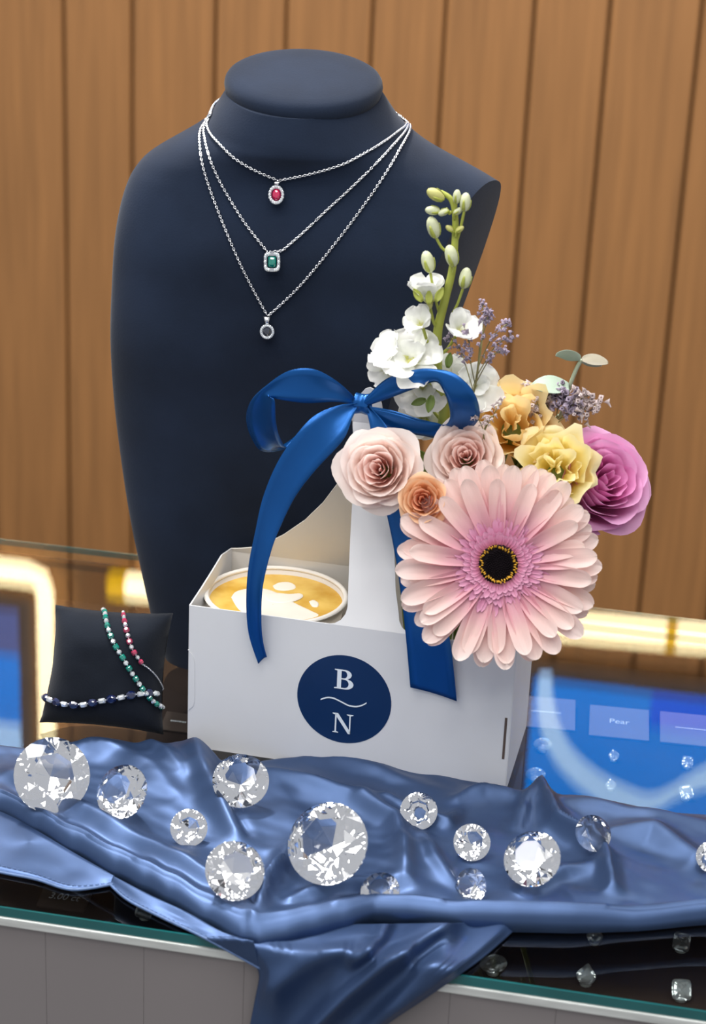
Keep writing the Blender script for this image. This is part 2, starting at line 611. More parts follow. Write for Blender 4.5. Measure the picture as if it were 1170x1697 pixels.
def light_bar(label, a, b, r, joints=()):
    """diffuser tube between wall points a, b (u,z)"""
    o = thing('light_bar', label, 'light', tuple(cpt(a[0], WALL_D - 4, a[1])))
    A, B = cpt(a[0], WALL_D - 4, a[1]), cpt(b[0], WALL_D - 4, b[1])
    MB().tube([A, B], r, 16).build('diffuser', M['led'], o)
    ax = (B - A).normalized()
    MB().tube([A - ax * 3.4, A], r * 1.1, 16).build('end_cap', M['led_joint'], o)
    MB().tube([B, B + ax * 2.0], r * 1.15, 16).build('end_cap', M['led_joint'], o)
    for t in (.25, .75):
        c = A.lerp(B, t)
        MB().tube([c + cv * (r * .9), c + cv * 4.0], 1.0, 8).build('bracket', M['slot'], o)
    for j in joints:
        c = A.lerp(B, j)
        MB().tube([c - ax * .9, c + ax * .9], r * 1.08, 16).build('joint', M['led_joint'], o)
    return o


uL, zL = wall_uz(0, 925)
uM, zM = wall_uz(86, 936)
uN, zN = wall_uz(222, 952)
uR, zR = wall_uz(1115, 1032)
uV, zV = wall_uz(76, 1240)
zb = (zM + zN + zR) / 3
print('led', zL, zM, zN, zR, zV, uM, uV)
light_bar('long warm light bar running along the wall behind the flowers', (uN, zN), (uR + 60, zR + (zR - zN) / (uR - uN) * 60), 2.3, joints=((uR - uN) / (uR + 60 - uN),))
lb = thing('light_bar', 'L-shaped warm light bar at the left of the wall', 'light', tuple(cpt(uM, WALL_D - 4, zM)))
lpath = [(uL - 60, zL), (uL - 20, zL), (uM - 3.5, zM), (uM - 1.0, zM + .8), (uM, zM + 3.5), (uM, (zM + zV) / 2), (uM, zV + 25)]
MB().tube([cpt(u_, WALL_D - 4, z_) for u_, z_ in lpath], [2.2, 2.2, 2.1, 1.9, 1.6, 1.6, 1.6], 16).build('diffuser', M['led'], lb)
for u_, z_ in ((uL - 15, zL), (uM, (zM + zV) / 2), (uM, zV + 20)):
    MB().tube([cpt(u_, WALL_D - 2.2, z_), cpt(u_, WALL_D, z_)], 1.0, 8).build('bracket', M['slot'], lb)


def flat(name, pts, m_, parent, off):
    """flat panel on the wall: pts = (u,z) outline, front face off cm before the wall"""
    n = len(pts)
    mb = MB()
    mb.add([cpt(u, WALL_D - off, z) for u, z in pts] + [cpt(u, WALL_D - off + .3, z) for u, z in pts],
           [tuple(range(n)), tuple(range(2 * n - 1, n - 1, -1))] + [(i, (i + 1) % n, n + (i + 1) % n, n + i) for i in range(n)])
    return mb.build(name, m_, parent, smooth=False)


u0, z0 = wall_uz(888, 1108)
u1, z1 = wall_uz(1170, 1145)
_, z2 = wall_uz(880, 1420)
scr = thing('wall_screen', 'large blue wall screen with a pale curved stroke', 'screen', tuple(cpt(u0, WALL_D - 3, z0)))
MB().cbox(u0 - 2, u1 + 72, WALL_D - 2.5, WALL_D - .1, z0 - 2, z2 + 2, cpt).build('housing', M['slot'], scr, smooth=False)
flat('display', [(u0, z0), (u1 + 70, z0), (u1 + 70, z2), (u0, z2)], M['screen'], scr, 3.0)
ua, za = wall_uz(1085, 1110)
ub, zbb = wall_uz(1085, 1185)
flat('dark_block', [(ua, z0), (u1 + 70, z0), (u1 + 70, zbb), (ua, zbb)], M['screen_deep'], scr, 3.4)
stroke = [(908, 1095, 10), (908, 1140, 13), (918, 1190, 16), (942, 1235, 18), (985, 1275, 20), (1035, 1303, 22), (1080, 1308, 15), (1120, 1290, 11), (1175, 1265, 18), (1240, 1250, 24)]
cs = cr([V((a, b, c)) for a, b, c in stroke], 8)
L_, R_ = [], []
for i, p in enumerate(cs):
    t = cs[min(i + 1, len(cs) - 1)] - cs[max(i - 1, 0)]
    n_ = V((-t.y, t.x)).normalized()
    L_.append(wall_uz(p.x + n_.x * p.z, p.y + n_.y * p.z))
    R_.append(wall_uz(p.x - n_.x * p.z, p.y - n_.y * p.z))
mb = MB()
mb.grid([[cpt(u, WALL_D - 3.9, z) for u, z in L_], [cpt(u, WALL_D - 3.9, z) for u, z in R_]])
mb.build('pale_stroke', M['screen_pale'], scr, smooth=False, solid=.2)

ul, zl0 = wall_uz(-60, 985)
ur, _ = wall_uz(38, 1000)
_, zl1 = wall_uz(20, 1068)
_, zl2 = wall_uz(20, 1182)
_, zl3 = wall_uz(20, 1300)
sc2 = thing('wall_screen', 'narrow wall screen with violet, blue and pale bands at the far left', 'screen', tuple(cpt(ur, WALL_D - 3, zl0)))
MB().cbox(ul - 2, ur + 2, WALL_D - 2.5, WALL_D - .1, zl0 - 2, zl3 + 2, cpt).build('housing', M['slot'], sc2, smooth=False)
flat('violet_band', [(ul, zl0), (ur, zl0), (ur, zl1), (ul, zl1)], M['screen_violet'], sc2, 3.0)
flat('blue_band', [(ul, zl1), (ur, zl1), (ur, zl2), (ul, zl2)], M['screen'], sc2, 3.0)
flat('pale_band', [(ul, zl2), (ur, zl2), (ur, zl3), (ul, zl3)], M['screen_pale'], sc2, 3.0)

# ------------------------------------------------------------------ display counter
U0, U1 = -75, 90
counter = thing('display_counter', 'glass-topped display counter with grey front and teal glass edge', 'counter', tuple(cpt(8, 4, -95)))
MB().cbox(U0, U1, CFRONT + .12, CBACK - .12, -.9, 0, cpt).build('glass_top', M['pane'], counter, smooth=False)
MB().cbox(U0, U1, CFRONT, CFRONT + .1, -.55, -.02, cpt).build('glass_edge', M['glass_edge'], counter, smooth=False)
MB().cbox(U0, U1, CBACK - .1, CBACK, -.45, -.02, cpt).build('glass_edge', M['glass_edge'], counter, smooth=False)
MB().cbox(U0, U1, CFRONT - .12, CFRONT + .25, -1.05, -.56, cpt).build('metal_trim', M['trim'], counter, smooth=False, bevel=.06)
MB().cbox(U0, U1, CFRONT + .9, CBACK - .3, -4.6, -4.2, cpt).build('inner_deck', M['deck'], counter, smooth=False)
MB().cbox(U0, U1, CBACK - .4, CBACK - .1, -95, -.95, cpt).build('back_panel', M['deck'], counter, smooth=False)
MB().cbox(U0, U1, CFRONT + .65, CFRONT + .85, -95, -1.1, cpt).build('front_backing', M['grey_panel'], counter, smooth=False)
pw = 5.2
k = 0
x = U0
while x < U1 - .1:
    MB().cbox(x + .008, min(x + pw, U1) - .008, CFRONT + .1, CFRONT + .6, -95, -1.08, cpt).build('front_board', M['grey_panel'], counter, smooth=False)
    x += pw
for ux in (U0, U1 - .3):
    MB().cbox(ux, ux + .3, CFRONT + .9, CBACK - .5, -95, -.95, cpt).build('side_panel', M['grey_panel'], counter, smooth=False)

# ---- things under the glass
ZD = -4.2
deckv = lambda x, y, z=ZD: ground(x, y, z)


def text_mesh(s, size, italic=False):
    c = bpy.data.curves.new('t', 'FONT')
    c.body = s
    c.size = size * S
    c.align_x = 'CENTER'
    c.align_y = 'CENTER'
    c.extrude = 0.0001
    if italic:
        c.shear = 0.25
    o = bpy.data.objects.new('t', c)
    COL.objects.link(o)
    dg = bpy.context.evaluated_depsgraph_get()
    dg.update()
    me = bpy.data.meshes.new_from_object(o.evaluated_get(dg))
    bpy.data.objects.remove(o)
    bpy.data.curves.remove(c)
    return me


def plaque(corners, text, label, mm, tsize, italic=False):
    """wedge-shaped plaque; corners px: near-left, near-right, far-right, far-left"""
    z = ZD
    pts = [deckv(*c) for c in corners]
    ctr = sum(pts, V()) / 4
    right = ((pts[1] - pts[0]) + (pts[2] - pts[3])).normalized()
    right.z = 0
    right.normalize()
    fwd = V((-right.y, right.x, 0))
    w = ((pts[1] - pts[0]).length + (pts[2] - pts[3]).length) / 2
    d = ((pts[3] - pts[0]).dot(fwd) + (pts[2] - pts[1]).dot(fwd)) / 2
    t = thing('name_plaque', label, 'sign', tuple(V((ctr.x, ctr.y, z))))
    c = V((ctr.x, ctr.y, z))
    f = lambda a, b, h: c + right * a + fwd * b + V((0, 0, h))
    mb = MB().boxpts([f(-w / 2, -d / 2, 0), f(w / 2, -d / 2, 0), f(w / 2, d / 2, 0), f(-w / 2, d / 2, 0),
                      f(-w / 2, -d / 2, .15), f(w / 2, -d / 2, .15), f(w / 2, d / 2, .55), f(-w / 2, d / 2, .55)])
    mb.build('plate', mm, t, smooth=False, bevel=.04)
    if text:
        me = text_mesh(text, tsize, italic)
        me.materials.append(M['plaque_text'])
    else:
        # writing too small to read: a row of tiny worn strokes
        mk = MB()
        rw_ = random.Random(int(w * 1000))
        xx_ = -.24 * w
        while xx_ < .24 * w:
            ww_ = rw_.uniform(.05, .12)
            hh_ = rw_.uniform(.09, .14)
            mk.cbox(xx_, xx_ + ww_, -hh_ / 2, hh_ / 2, 0, .01, lambda a_, b_, c_: V((a_, b_, c_)))
            xx_ += ww_ + rw_.uniform(.02, .05)
        me = new_mesh('lettering', mk.v, mk.f, M['plaque_text'], smooth=False)
    nrm = (V((0, 0, 1)) * d - fwd * .4).normalized()
    yv = nrm.cross(right)
    R3 = Matrix((right, yv, nrm)).transposed()
    pos = f(0, 0, .37)
    inst('lettering', me, t, MW[t].inverted() @ (Matrix.Translation(pos * S) @ R3.to_4x4()))
    return t


plaque([(974, 1221), (1074, 1230), (1076, 1189), (978, 1179)], 'Pear', 'grey plaque lettered Pear between its two neighbours under the glass', M['plaque'], .75)
plaque([(1092, 1232), (1192, 1242), (1192, 1200), (1094, 1190)], '', 'grey plaque at the right edge of the photo under the glass', M['plaque'], .75)
plaque([(850, 1205), (950, 1213), (956, 1172), (858, 1163)], '', 'grey plaque partly hidden behind the white carrier under the glass', M['plaque'], .75)
plaque([(62, 1504), (142, 1514), (148, 1488), (72, 1479)], '3.00 ct', 'dark brown plaque reading 3.00 ct near the front glass edge', M['plaque_dark'], .62, True)
plaque([(268, 1212), (318, 1218), (320, 1196), (272, 1190)], '', 'dark plaque between the cushion and the carrier under the glass', M['plaque_dark'], .5)


def gem_mesh(kind):
    """small cut stones: kind -> outline"""
    n = 24
    outl = []
    for i in range(n):
        a = 2 * PI * i / n
        c, s = math.cos(a), math.sin(a)
        if kind == 'oval':
            p = (c * 1.3, s * .9)
        elif kind == 'pear':
            r = 1 - .28 * max(0, s) + .45 * max(0, s) ** 6
            p = (c * (1 - .35 * max(0, s)), s * r)
        elif kind == 'emerald':
            q = 5
            p = (math.copysign(abs(c) ** (2 / q), c) * .92, math.copysign(abs(s) ** (2 / q), s) * 1.0)
        else:
            p = (c, s)
        outl.append(p)
    rows = []
    for sc_, z in ((.05, -.62), (.5, -.35), (1.0, -.03), (1.0, .03), (.78, .22), (.55, .3)):
        rows.append([V((x * sc_, y * sc_, z)) for x, y in outl])
    mb = MB()
    mb.grid(rows, True)
    e = 5 * n
    mb.f.append(tuple(e + i for i in range(n)))
    return mb


GEMS = {}
for kd in ('oval', 'pear', 'emerald'):
    g = gem_mesh(kd)
    GEMS[kd] = new_mesh('cut_stone', g.v, g.f, M['stone'], smooth=False)
case_gems = [
    (900, 1229, 13, 'oval', 'oval clear stone under the glass, higher of the pair beside the carrier'),
    (888, 1279, 14, 'oval', 'oval clear stone under the glass, lower of the pair beside the carrier'),
    (1018, 1245, 10, 'pear', 'pear-shaped clear stone just below the Pear plaque'),
    (1013, 1293, 10, 'pear', 'pear-shaped clear stone under the glass, farther below the Pear plaque'),
    (1140, 1257, 11, 'emerald', 'square-cut clear stone below the rightmost plaque'),
    (1138, 1308, 13, 'emerald', 'square-cut clear stone under the glass just behind the right cloth edge'),
    (1130, 1557, 17, 'emerald', 'square-cut clear stone under the glass at the cloth front, right'),
    (986, 1545, 15, 'pear', 'pear-shaped clear stone half hidden by the front fold of the cloth'),
    (818, 1594, 19, 'oval', 'oval clear stone under the glass beside the hanging cloth tail'),
    (972, 1612, 18, 'pear', 'pear-shaped clear stone near the front glass edge'),
    (1130, 1637, 19, 'emerald', 'square-cut clear stone nearest the front glass edge, lower right'),
    (240, 1503, 17, 'emerald', 'square-cut clear stone beside the cloth hem near the 3.00 ct plaque'),
]
for (x, y, r, kd, lb) in case_gems:
    p = deckv(x, y, ZD + .7)
    rr = r * cmpx(p) * .92
    t = thing('loose_gemstone', lb, 'gem', (p.x, p.y, ZD), group='loose stones under the glass')
    tilt = axis_rot(V((0, -.75, .75)), random.uniform(-.25, .25))
    inst('stone', GEMS[kd], t, Matrix.Translation(V((0, 0, .85 * rr + .12)) * S) @ (tilt.to_4x4() @ Matrix.Scale(rr, 4)))
    MB().tube([V((p.x, p.y, ZD)), V((p.x, p.y, ZD + .3 * rr))], [rr * .6, rr * .35], 10).build('seat', M['trim'], t)

# ------------------------------------------------------------------ necklace bust
g0 = ground(287, 1108)
YB = g0.y + 2.3
rows_px = [  # y px, left px, right px, half depth, tilt, power, depth offset
    (148, 379, 631, 4.7, .20, 2.0, 0.0),
    (168, 366, 645, 4.9, .18, 2.0, 0.0),
    (190, 352, 661, 5.1, .16, 2.0, 0.0),
    (206, 341, 676, 5.2, .14, 2.0, 0.0),
    (220, 322, 694, 5.2, .12, 2.0, 0.0),
    (234, 298, 716, 5.0, .10, 2.05, 0.0),
    (250, 270, 748, 4.8, .08, 2.1, 0.0),
    (266, 246, 783, 4.6, .06, 2.15, -.1),
    (284, 229, 818, 4.5, .04, 2.2, -.2),
    (306, 217, 850, 4.5, .02, 2.3, -.3),
    (345, 205, 866, 4.7, .0, 2.3, -.5),
    (400, 196, 860, 5.0, .0, 2.3, -.7),
    (470, 191, 835, 5.1, .0, 2.3, -.6),
    (560, 189, 805, 5.0, .0, 2.3, -.8),
    (660, 192, 770, 4.5, .0, 2.3, -.3),
    (760, 202, 735, 4.1, .0, 2.3, 0.0),
    (860, 217, 705, 3.7, .0, 2.3, 0.0),
    (960, 238, 670, 3.4, .0, 2.3, 0.0),
    (1050, 259, 640, 3.2, .0, 2.3, 0.0),
    (1108, 275, 620, 3.2, .0, 2.3, 0.0),
]
NB = 72
secs = []
for (y, xl, xr, dep, tilt, pw_, dy) in rows_px:
    a, b = fp(xl, y, YB), fp(xr, y, YB)
    c = (a + b) / 2
    zz = (a.z + b.z) / 2
    secs.append((c.x, (b - a).length / 2, max(zz, 0.0), dep, tilt, pw_, dy))
# base exactly on the glass
secs[-1] = (*secs[-1][:2], 0.02, *secs[-1][3:])
keys = [V((s[0], s[1], s[2])) for s in secs]
keys2 = [V((s[3], s[4], s[5])) for s in secs]
keys3 = [V((s[6], 0, 0)) for s in secs]
ks, ks2, ks3 = cr(keys, 4), cr(keys2, 4), cr(keys3, 4)
mb = MB()
rows = []
for a, b, c3 in zip(ks, ks2, ks3):
    row = []
    for k in range(NB):
        an = 2 * PI * k / NB
        c, s = math.cos(an), math.sin(an)
        e = 2 / b.z
        x = a.x + a.y * math.copysign(abs(c) ** e, c)
        yy = b.x * math.copysign(abs(s) ** e, s)
        yd = yy + c3.x * (1 if s < 0 else .4)
        # the front faces a little to the left of the camera
        x += -yy * -0.10 if s < 0 else 0
        row.append(V((x, YB + yd, a.z + b.y * yy)))
    rows.append(row)
mb.grid(rows[::-1], True)
n0 = len(rows) * NB
mb.f.append(tuple(range(NB))[::-1])
mb.f.append(tuple(range(n0 - NB, n0)))
# flat arm cut on the right
bm = bmesh.new()
bvs = [bm.verts.new(v) for v in mb.v]
bm.verts.ensure_lookup_table()
for f in mb.f:
    bm.faces.new([bvs[i] for i in f])
A, B = fp(821, 296, YB), fp(768, 442, YB)
d1 = (B - A).normalized()
d2 = V((-.42, -1, 0.05)).normalized()
nrm = d1.cross(d2).normalized()
if nrm.x < 0:
    nrm = -nrm
res = bmesh.ops.bisect_plane(bm, geom=bm.verts[:] + bm.edges[:] + bm.faces[:], plane_co=A, plane_no=nrm, clear_outer=True)
cut = [e for e in res['geom_cut'] if isinstance(e, bmesh.types.BMEdge)]
bmesh.ops.holes_fill(bm, edges=cut)
# second cut: the lower flank running in behind the flowers
bm.normal_update()
bm.verts.index_update()
BUST_V = [v.co.copy() for v in bm.verts]
BUST_F = [tuple(v.index for v in f.verts) for f in bm.faces]
bm.free()
bust = thing('necklace_bust', 'dark navy suede necklace bust standing behind the white carrier', 'display bust', (V((secs[-1][0], YB, 0))))
bo = obj('torso', BUST_V, BUST_F, M['navy_suede'], bust)
md = bo.modifiers.new('bevel', 'BEVEL')
md.width = .0022
md.segments = 3
md.limit_method = 'ANGLE'
md.angle_limit = math.radians(38)
BUST = BVHTree.FromPolygons(BUST_V, BUST_F)
# neck cap: tilted oval pad with a rounded rim
ca, cb = fp(372, 137, YB), fp(635, 137, YB)
cc = (ca + cb) / 2
rx = (cb - ca).length / 2
ry = rx * 1.0
tl = .215
rows = []
for (s_, h) in ((.90, -.75), (.965, -.62), (.99, -.35), (1.0, -.1), (.99, .15), (.965, .32), (.92, .44), (.82, .52), (.6, .56), (.3, .58), (.05, .585)):
    rows.append([V((cc.x + rx * s_ * math.cos(a), cc.y + ry * s_ * math.sin(a), cc.z + h + tl * ry * s_ * math.sin(a))) for a in [2 * PI * k / 64 for k in range(64)]])
capb = MB().grid(rows, True)
capb.f.append(tuple(range(10 * 64, 11 * 64)))
capb.build('neck_cap', M['navy_suede'], bust)


def hit_on(bvh, x, y):
    d = ray(x, y)
    loc, n, i, dist = bvh.ray_cast(CAM, d)
    if loc is None:
        return None, None
    if n.dot(d) > 0:
        n = -n
    return loc, n


def drape(bvh, px, off, n=10, step=None):
    """points lying on a surface under a pixel path"""
    pts = cr([V((a, b, 0)) for a, b in px], n)
    out, nn = [], []
    for p in pts:
        l, nm = hit_on(bvh, p.x, p.y)
        if l is not None:
            out.append(l + nm * off)
            nn.append(nm)
    # soften jumps
    for _ in range(2):
        out = [out[0]] + [(out[i - 1] + out[i] * 2 + out[i + 1]) / 4 for i in range(1, len(out) - 1)] + [out[-1]]
    return out, nn


def resample(pts, step):
    out = [pts[0]]
    acc = 0
    for a, b in zip(pts, pts[1:]):
        L = (b - a).length
        while acc + L >= step:
            t = (step - acc) / L
            a = a.lerp(b, t)
            L = (b - a).length
            out.append(a.copy())
            acc = 0
        acc += L
    return out


def chain_mesh(pts, wire, link):
    """cable chain: alternating oval links along the path"""
    mb = MB()
    ps = resample(pts, link * .72)
    for i in range(len(ps) - 1):
        a, b = ps[i], ps[i + 1]
        t = (b - a).normalized()
        o = t.orthogonal().normalized()
        o = (Matrix.Rotation((i % 2) * PI / 2 + .6, 3, t) @ o)
        bnm = t.cross(o)
        c = (a + b) / 2
        rows = []
        for k in range(8):
            an = 2 * PI * k / 8
            ctr = c + t * math.cos(an) * link * .5 + o * math.sin(an) * link * .32
            rad = (t * math.cos(an) + o * math.sin(an)).normalized()
            rows.append([ctr + (rad * math.cos(q) + bnm * math.sin(q)) * wire for q in (0, PI / 2, PI, 3 * PI / 2)])
        rows.append(rows[0])
        mb.grid(rows, True)
    return mb


def faceted(parent, name, c, n, upv, rx_, ry_, h, mt, seg=12, square=2.0):
    """cut gem set facing n"""
    n = n.normalized()
    x = upv.cross(n).normalized()
    y = n.cross(x)
    rows = []
    for s_, z in ((.9, -.25), (1.0, 0.0), (.74, .7), (.5, 1.0)):
        row = []
        for k in range(seg):
            a = 2 * PI * (k + .5) / seg
            ca_, sa = math.cos(a), math.sin(a)
            e = 2 / square
            row.append(c + x * (math.copysign(abs(ca_) ** e, ca_) * rx_ * s_) + y * (math.copysign(abs(sa) ** e, sa) * ry_ * s_) + n * (z * h))
        rows.append(row)
    mb = MB().grid(rows, True)
    mb.f.append(tuple(3 * seg + k for k in range(seg)))
    return mb.build(name, mt, parent, smooth=False)


def halo(parent, c, n, upv, rx_, ry_, square, cnt, r):
    n = n.normalized()
    x = upv.cross(n).normalized()
    y = n.cross(x)
    e = 2 / square
    ring = []
    for k in range(40):
        a = 2 * PI * k / 40
        ca_, sa = math.cos(a), math.sin(a)
        ring.append((math.copysign(abs(ca_) ** e, ca_), math.copysign(abs(sa) ** e, sa)))
    rows = []
    for (q, z) in ((.74, -.05), (.74, .08), (1.16, .08), (1.2, 0), (1.16, -.05)):
        rows.append([c + x * p[0] * rx_ * q + y * p[1] * ry_ * q + n * z for p in ring])
    rows.append(rows[0])
    mb = MB().grid(rows, True)
    o = mb.build('setting', M['silver'], parent, smooth=False)
    for k in range(cnt):
        a = 2 * PI * k / cnt
        ca_, sa = math.cos(a), math.sin(a)
        p = c + x * math.copysign(abs(ca_) ** e, ca_) * rx_ * .97 + y * math.copysign(abs(sa) ** e, sa) * ry_ * .97 + n * .09
        faceted(o, 'halo_diamond', p, n, upv, r, r, .07, M['diamond'], 8)
    return o


def necklace(label, pxl, pxr, pend, gem, bail, kind):
    lp, _ = drape(BUST, pxl, .12, 14)
    rp_, _ = drape(BUST, pxr, .12, 14)
    x, y, w, h = pend
    c, n = hit_on(BUST, x, y)
    c = c + n * .42
    root = thing('pendant_necklace', label, 'necklace', tuple(c), group='necklaces on the bust')
    top, tn = hit_on(BUST, pxl[-1][0], pxl[-1][1])
    top = top + tn * .3
    for p in (lp, rp_):
        p[-1] = top
    mbc = chain_mesh(lp, .036, .2)
    mbc.build('chain', M['silver'], root)
    chain_mesh(rp_, .036, .2).build('chain', M['silver'], root)
    # the chain runs on round the back of the neck
    e0, e1 = lp[0], rp_[0]
    ax0 = V(((e0.x + e1.x) / 2, YB, 0))
    a0_, a1_ = math.atan2(e0.y - YB, e0.x - ax0.x), math.atan2(e1.y - YB, e1.x - ax0.x)
    if a0_ < 0: a0_ += 2 * PI
    bk = [e0]
    for i in range(1, 24):
        a = a0_ + (a1_ - a0_) * i / 24
        z = e0.z + (e1.z - e0.z) * i / 24 + .9 * math.sin(PI * i / 24)
        dv = V((math.cos(a), math.sin(a), 0))
        l, nn_, _, _ = BUST.ray_cast(V((ax0.x, YB, z)) + dv * 14, -dv)
        if l is not None:
            bk.append(l + dv * .12)
    bk.append(e1)
    chain_mesh(bk, .036, .2).build('chain', M['silver'], root)
    upv = V((-.04, 0, 1))
    q = cmpx(c)
    if kind == 'rect':
        halo(root, c, n, upv, w * q * .5 * .86, h * q * .5 * .86, 4.5, 18, .1)
        faceted(root, 'gemstone', c + n * .03, n, upv, w * q * .5 * .52, h * q * .5 * .58, .16, M[gem], 16, 5)
    elif kind == 'oval':
        halo(root, c, n, upv, w * q * .5 * .86, h * q * .5 * .86, 2, 18, .1)
        faceted(root, 'gemstone', c + n * .03, n, upv, w * q * .5 * .56, h * q * .5 * .62, .18, M[gem], 16, 2)
    else:
        halo(root, c, n, upv, w * q * .5 * .86, h * q * .5 * .86, 2, 20, .07)
        faceted(root, 'gemstone', c + n * .03, n, upv, w * q * .5 * .68, h * q * .5 * .68, .16, M[gem], 14, 2)
    if bail:
        bt, bb = top, c + upv * h * q * .52
        xx = upv.cross(n).normalized()
        mb = MB()
        mb.grid([[bt + xx * s * .2 + n * .1 for s in (-1, -.4, .4, 1)], [bt.lerp(bb, .5) + xx * s * .14 + n * (.12 if abs(s) < .5 else .07) for s in (-1, -.4, .4, 1)], [bb + xx * s * .09 + n * .05 for s in (-1, -.4, .4, 1)]])
        mb.build('bail', M['silver'], root, solid=.06)


necklace('short silver necklace with oval ruby pendant, highest on the bust',
         [(352, 190), (345, 205), (350, 222), (365, 240), (390, 262), (425, 282), (461, 298)],
         [(664, 192), (672, 206), (655, 221), (620, 245), (570, 270), (510, 288), (463, 298)],
         (459, 322, 26, 32), 'ruby', True, 'oval')
necklace('silver necklace with rectangular green emerald pendant, middle of three on the bust',
         [(350, 192), (340, 212), (341, 232), (350, 265), (370, 310), (405, 368), (444, 418)],
         [(665, 193), (674, 210), (645, 247), (590, 303), (540, 350), (500, 388), (466, 417)],
         (452, 433, 27, 32), 'emerald', False, 'rect')
necklace('long silver necklace with round dark stone pendant, lowest on the bust',
         [(349, 193), (334, 218), (333, 245), (340, 285), (362, 350), (400, 440), (443, 522)],
         [(666, 194), (678, 212), (660, 250), (625, 308), (570, 385), (500, 470), (446, 522)],
         (444, 547, 24, 25), 'black_gem', True, 'round')

# ------------------------------------------------------------------ bracelet cushion
cbl, cbr = ground(66, 1206), ground(271, 1226)
yl, yr = cbl.y + 2.6, cbr.y + 2.6
ctl, ctr_ = fp(92, 1002, yl), fp(287, 1016, yr)
cbl = cbl + V((0, 0, .35))
cbr = cbr + V((0, 0, .35))
cn = (cbr - cbl).cross(ctl - cbl).normalized()
if cn.y > 0:
    cn = -cn
NC = 30
mb = MB()
for sgn in (1, -1):
    rows = []
    for i in range(NC + 1):
        v_ = i / NC
        row = []
        for j in range(NC + 1):
            u_ = j / NC
            a, b = 2 * u_ - 1, 2 * v_ - 1
            # pinched sides, pointed corners
            uu = .5 + a * .5 * (1 - .085 * (1 - b * b))
            vv = .5 + b * .5 * (1 - .055 * (1 - a * a))
            p = cbl.lerp(cbr, uu).lerp(ctl.lerp(ctr_, uu), vv)
            th = 2.35 * (max(0, 1 - a ** 4) ** .75) * (max(0, 1 - b ** 4) ** .75) + .03
            wr = noise.noise(V((a * 3, b * 3, sgn * 2))) * .10 * (1 - a * a) * (1 - b * b)
            wr += .10 * math.sin(a * 9 + b * 4) * (abs(a) ** 3) * (1 - b ** 4)
            q = p + cn * sgn * (th + wr)
            q.z = max(q.z, .03)
            row.append(q)
        rows.append(row if sgn > 0 else row[::-1])
    mb.grid(rows)
bmc = bmesh.new()
bvs = [bmc.verts.new(v) for v in mb.v]
for f in mb.f:
    bmc.faces.new([bvs[i] for i in f])
bmesh.ops.remove_doubles(bmc, verts=bmc.verts[:], dist=.09)
bmesh.ops.recalc_face_normals(bmc, faces=bmc.faces[:])
bmc.verts.index_update()
CV_, CF_ = [v.co.copy() for v in bmc.verts], [tuple(v.index for v in f.verts) for f in bmc.faces]
bmc.free()
cush = obj('bracelet_cushion', CV_, CF_, M['black_suede'])
tag(cush, 'dark suede bracelet cushion at the left, wrapped with three gem bracelets', 'cushion')
CUSH = BVHTree.FromPolygons(CV_, CF_)


def bracelet(label, px, pattern, off, wrap=True):
    """stones strung over the cushion; pattern gives (material, rx, ry, shape) cycling"""
    pts, nn = drape(CUSH, px, off, 16)
    root = thing('gem_bracelet', label, 'bracelet', tuple(pts[len(pts) // 2]), group='bracelets on the cushion')
    MB().tube(pts, .05, 5).build('silver_links', M['silver'], root)
    # arclength
    L = [0]
    for a, b in zip(pts, pts[1:]):
        L.append(L[-1] + (b - a).length)
    tot = L[-1]
    s, i = .12, 0
    while True:
        mt, rl, rw, sq, stop = pattern(i, s / tot)
        if mt is None or s + rl > tot:
            break
        s += rl
        k = max(j for j in range(len(L)) if L[j] <= s)
        k = min(k, len(pts) - 2)
        f = (s - L[k]) / max(1e-6, L[k + 1] - L[k])
        c = pts[k].lerp(pts[k + 1], f)
        t = (pts[k + 1] - pts[k]).normalized()
        _, n = hit_on(CUSH, *pix(c))
        if n is None:
            n = cn
        n = (n - t * n.dot(t)).normalized()
        faceted(root, 'diamond' if mt == 'diamond' else mt + '_stone', c + n * .07, n, t, rw, rl, .16, M[mt], 10, sq)
        s += rl + .02
        i += 1
    return root, pts


def pix(p):
    d = p - CAM
    z = d.dot(fw)
    return 585 + FPX * d.dot(rt) / z, 848.5 - FPX * d.dot(up) / z


bracelet('sapphire and diamond bracelet running across the cushion',
         [(72, 1153), (84, 1158), (100, 1163), (130, 1166), (160, 1162), (190, 1157), (220, 1151), (245, 1148), (262, 1150)],
         lambda i, f: ('sapphire', .32, .27, 2, 0) if i % 2 == 1 else ('diamond', .24, .17, 4, 0), .12)
bracelet('emerald and diamond bracelet running down the cushion',
         [(177, 1004), (173, 1012), (174, 1022), (180, 1045), (190, 1068), (205, 1092), (220, 1118), (235, 1143), (248, 1160), (262, 1170), (274, 1172)],
         lambda i, f: ('emerald', .185, .18, 4, 0) if i % 2 == 1 else ('diamond', .165, .16, 2, 0), .14)
bracelet('ruby and diamond bracelet with a thin chain, right on the cushion',
         [(204, 1019), (206, 1030), (212, 1054), (220, 1078), (234, 1100)],
         lambda i, f: ('pinkruby', .155 + .03 * math.sin(f * PI), .145 + .04 * math.sin(f * PI), 3, 0) if i % 2 == 1 else ('diamond', .13 + .03 * math.sin(f * PI), .11 + .04 * math.sin(f * PI), 2, 0), .12)
rb = [o for o in COL.objects if o.get('label', '').startswith('ruby and diamond')][0]
for px in ([(234, 1100), (243, 1106), (255, 1118), (264, 1132), (268, 1142), (268, 1160)], [(209, 1009), (205, 1014), (204, 1019)]):
    pts, _ = drape(CUSH, px, .1, 10)
    chain_mesh(pts, .022, .13).build('fine_chain', M['silver'], rb)

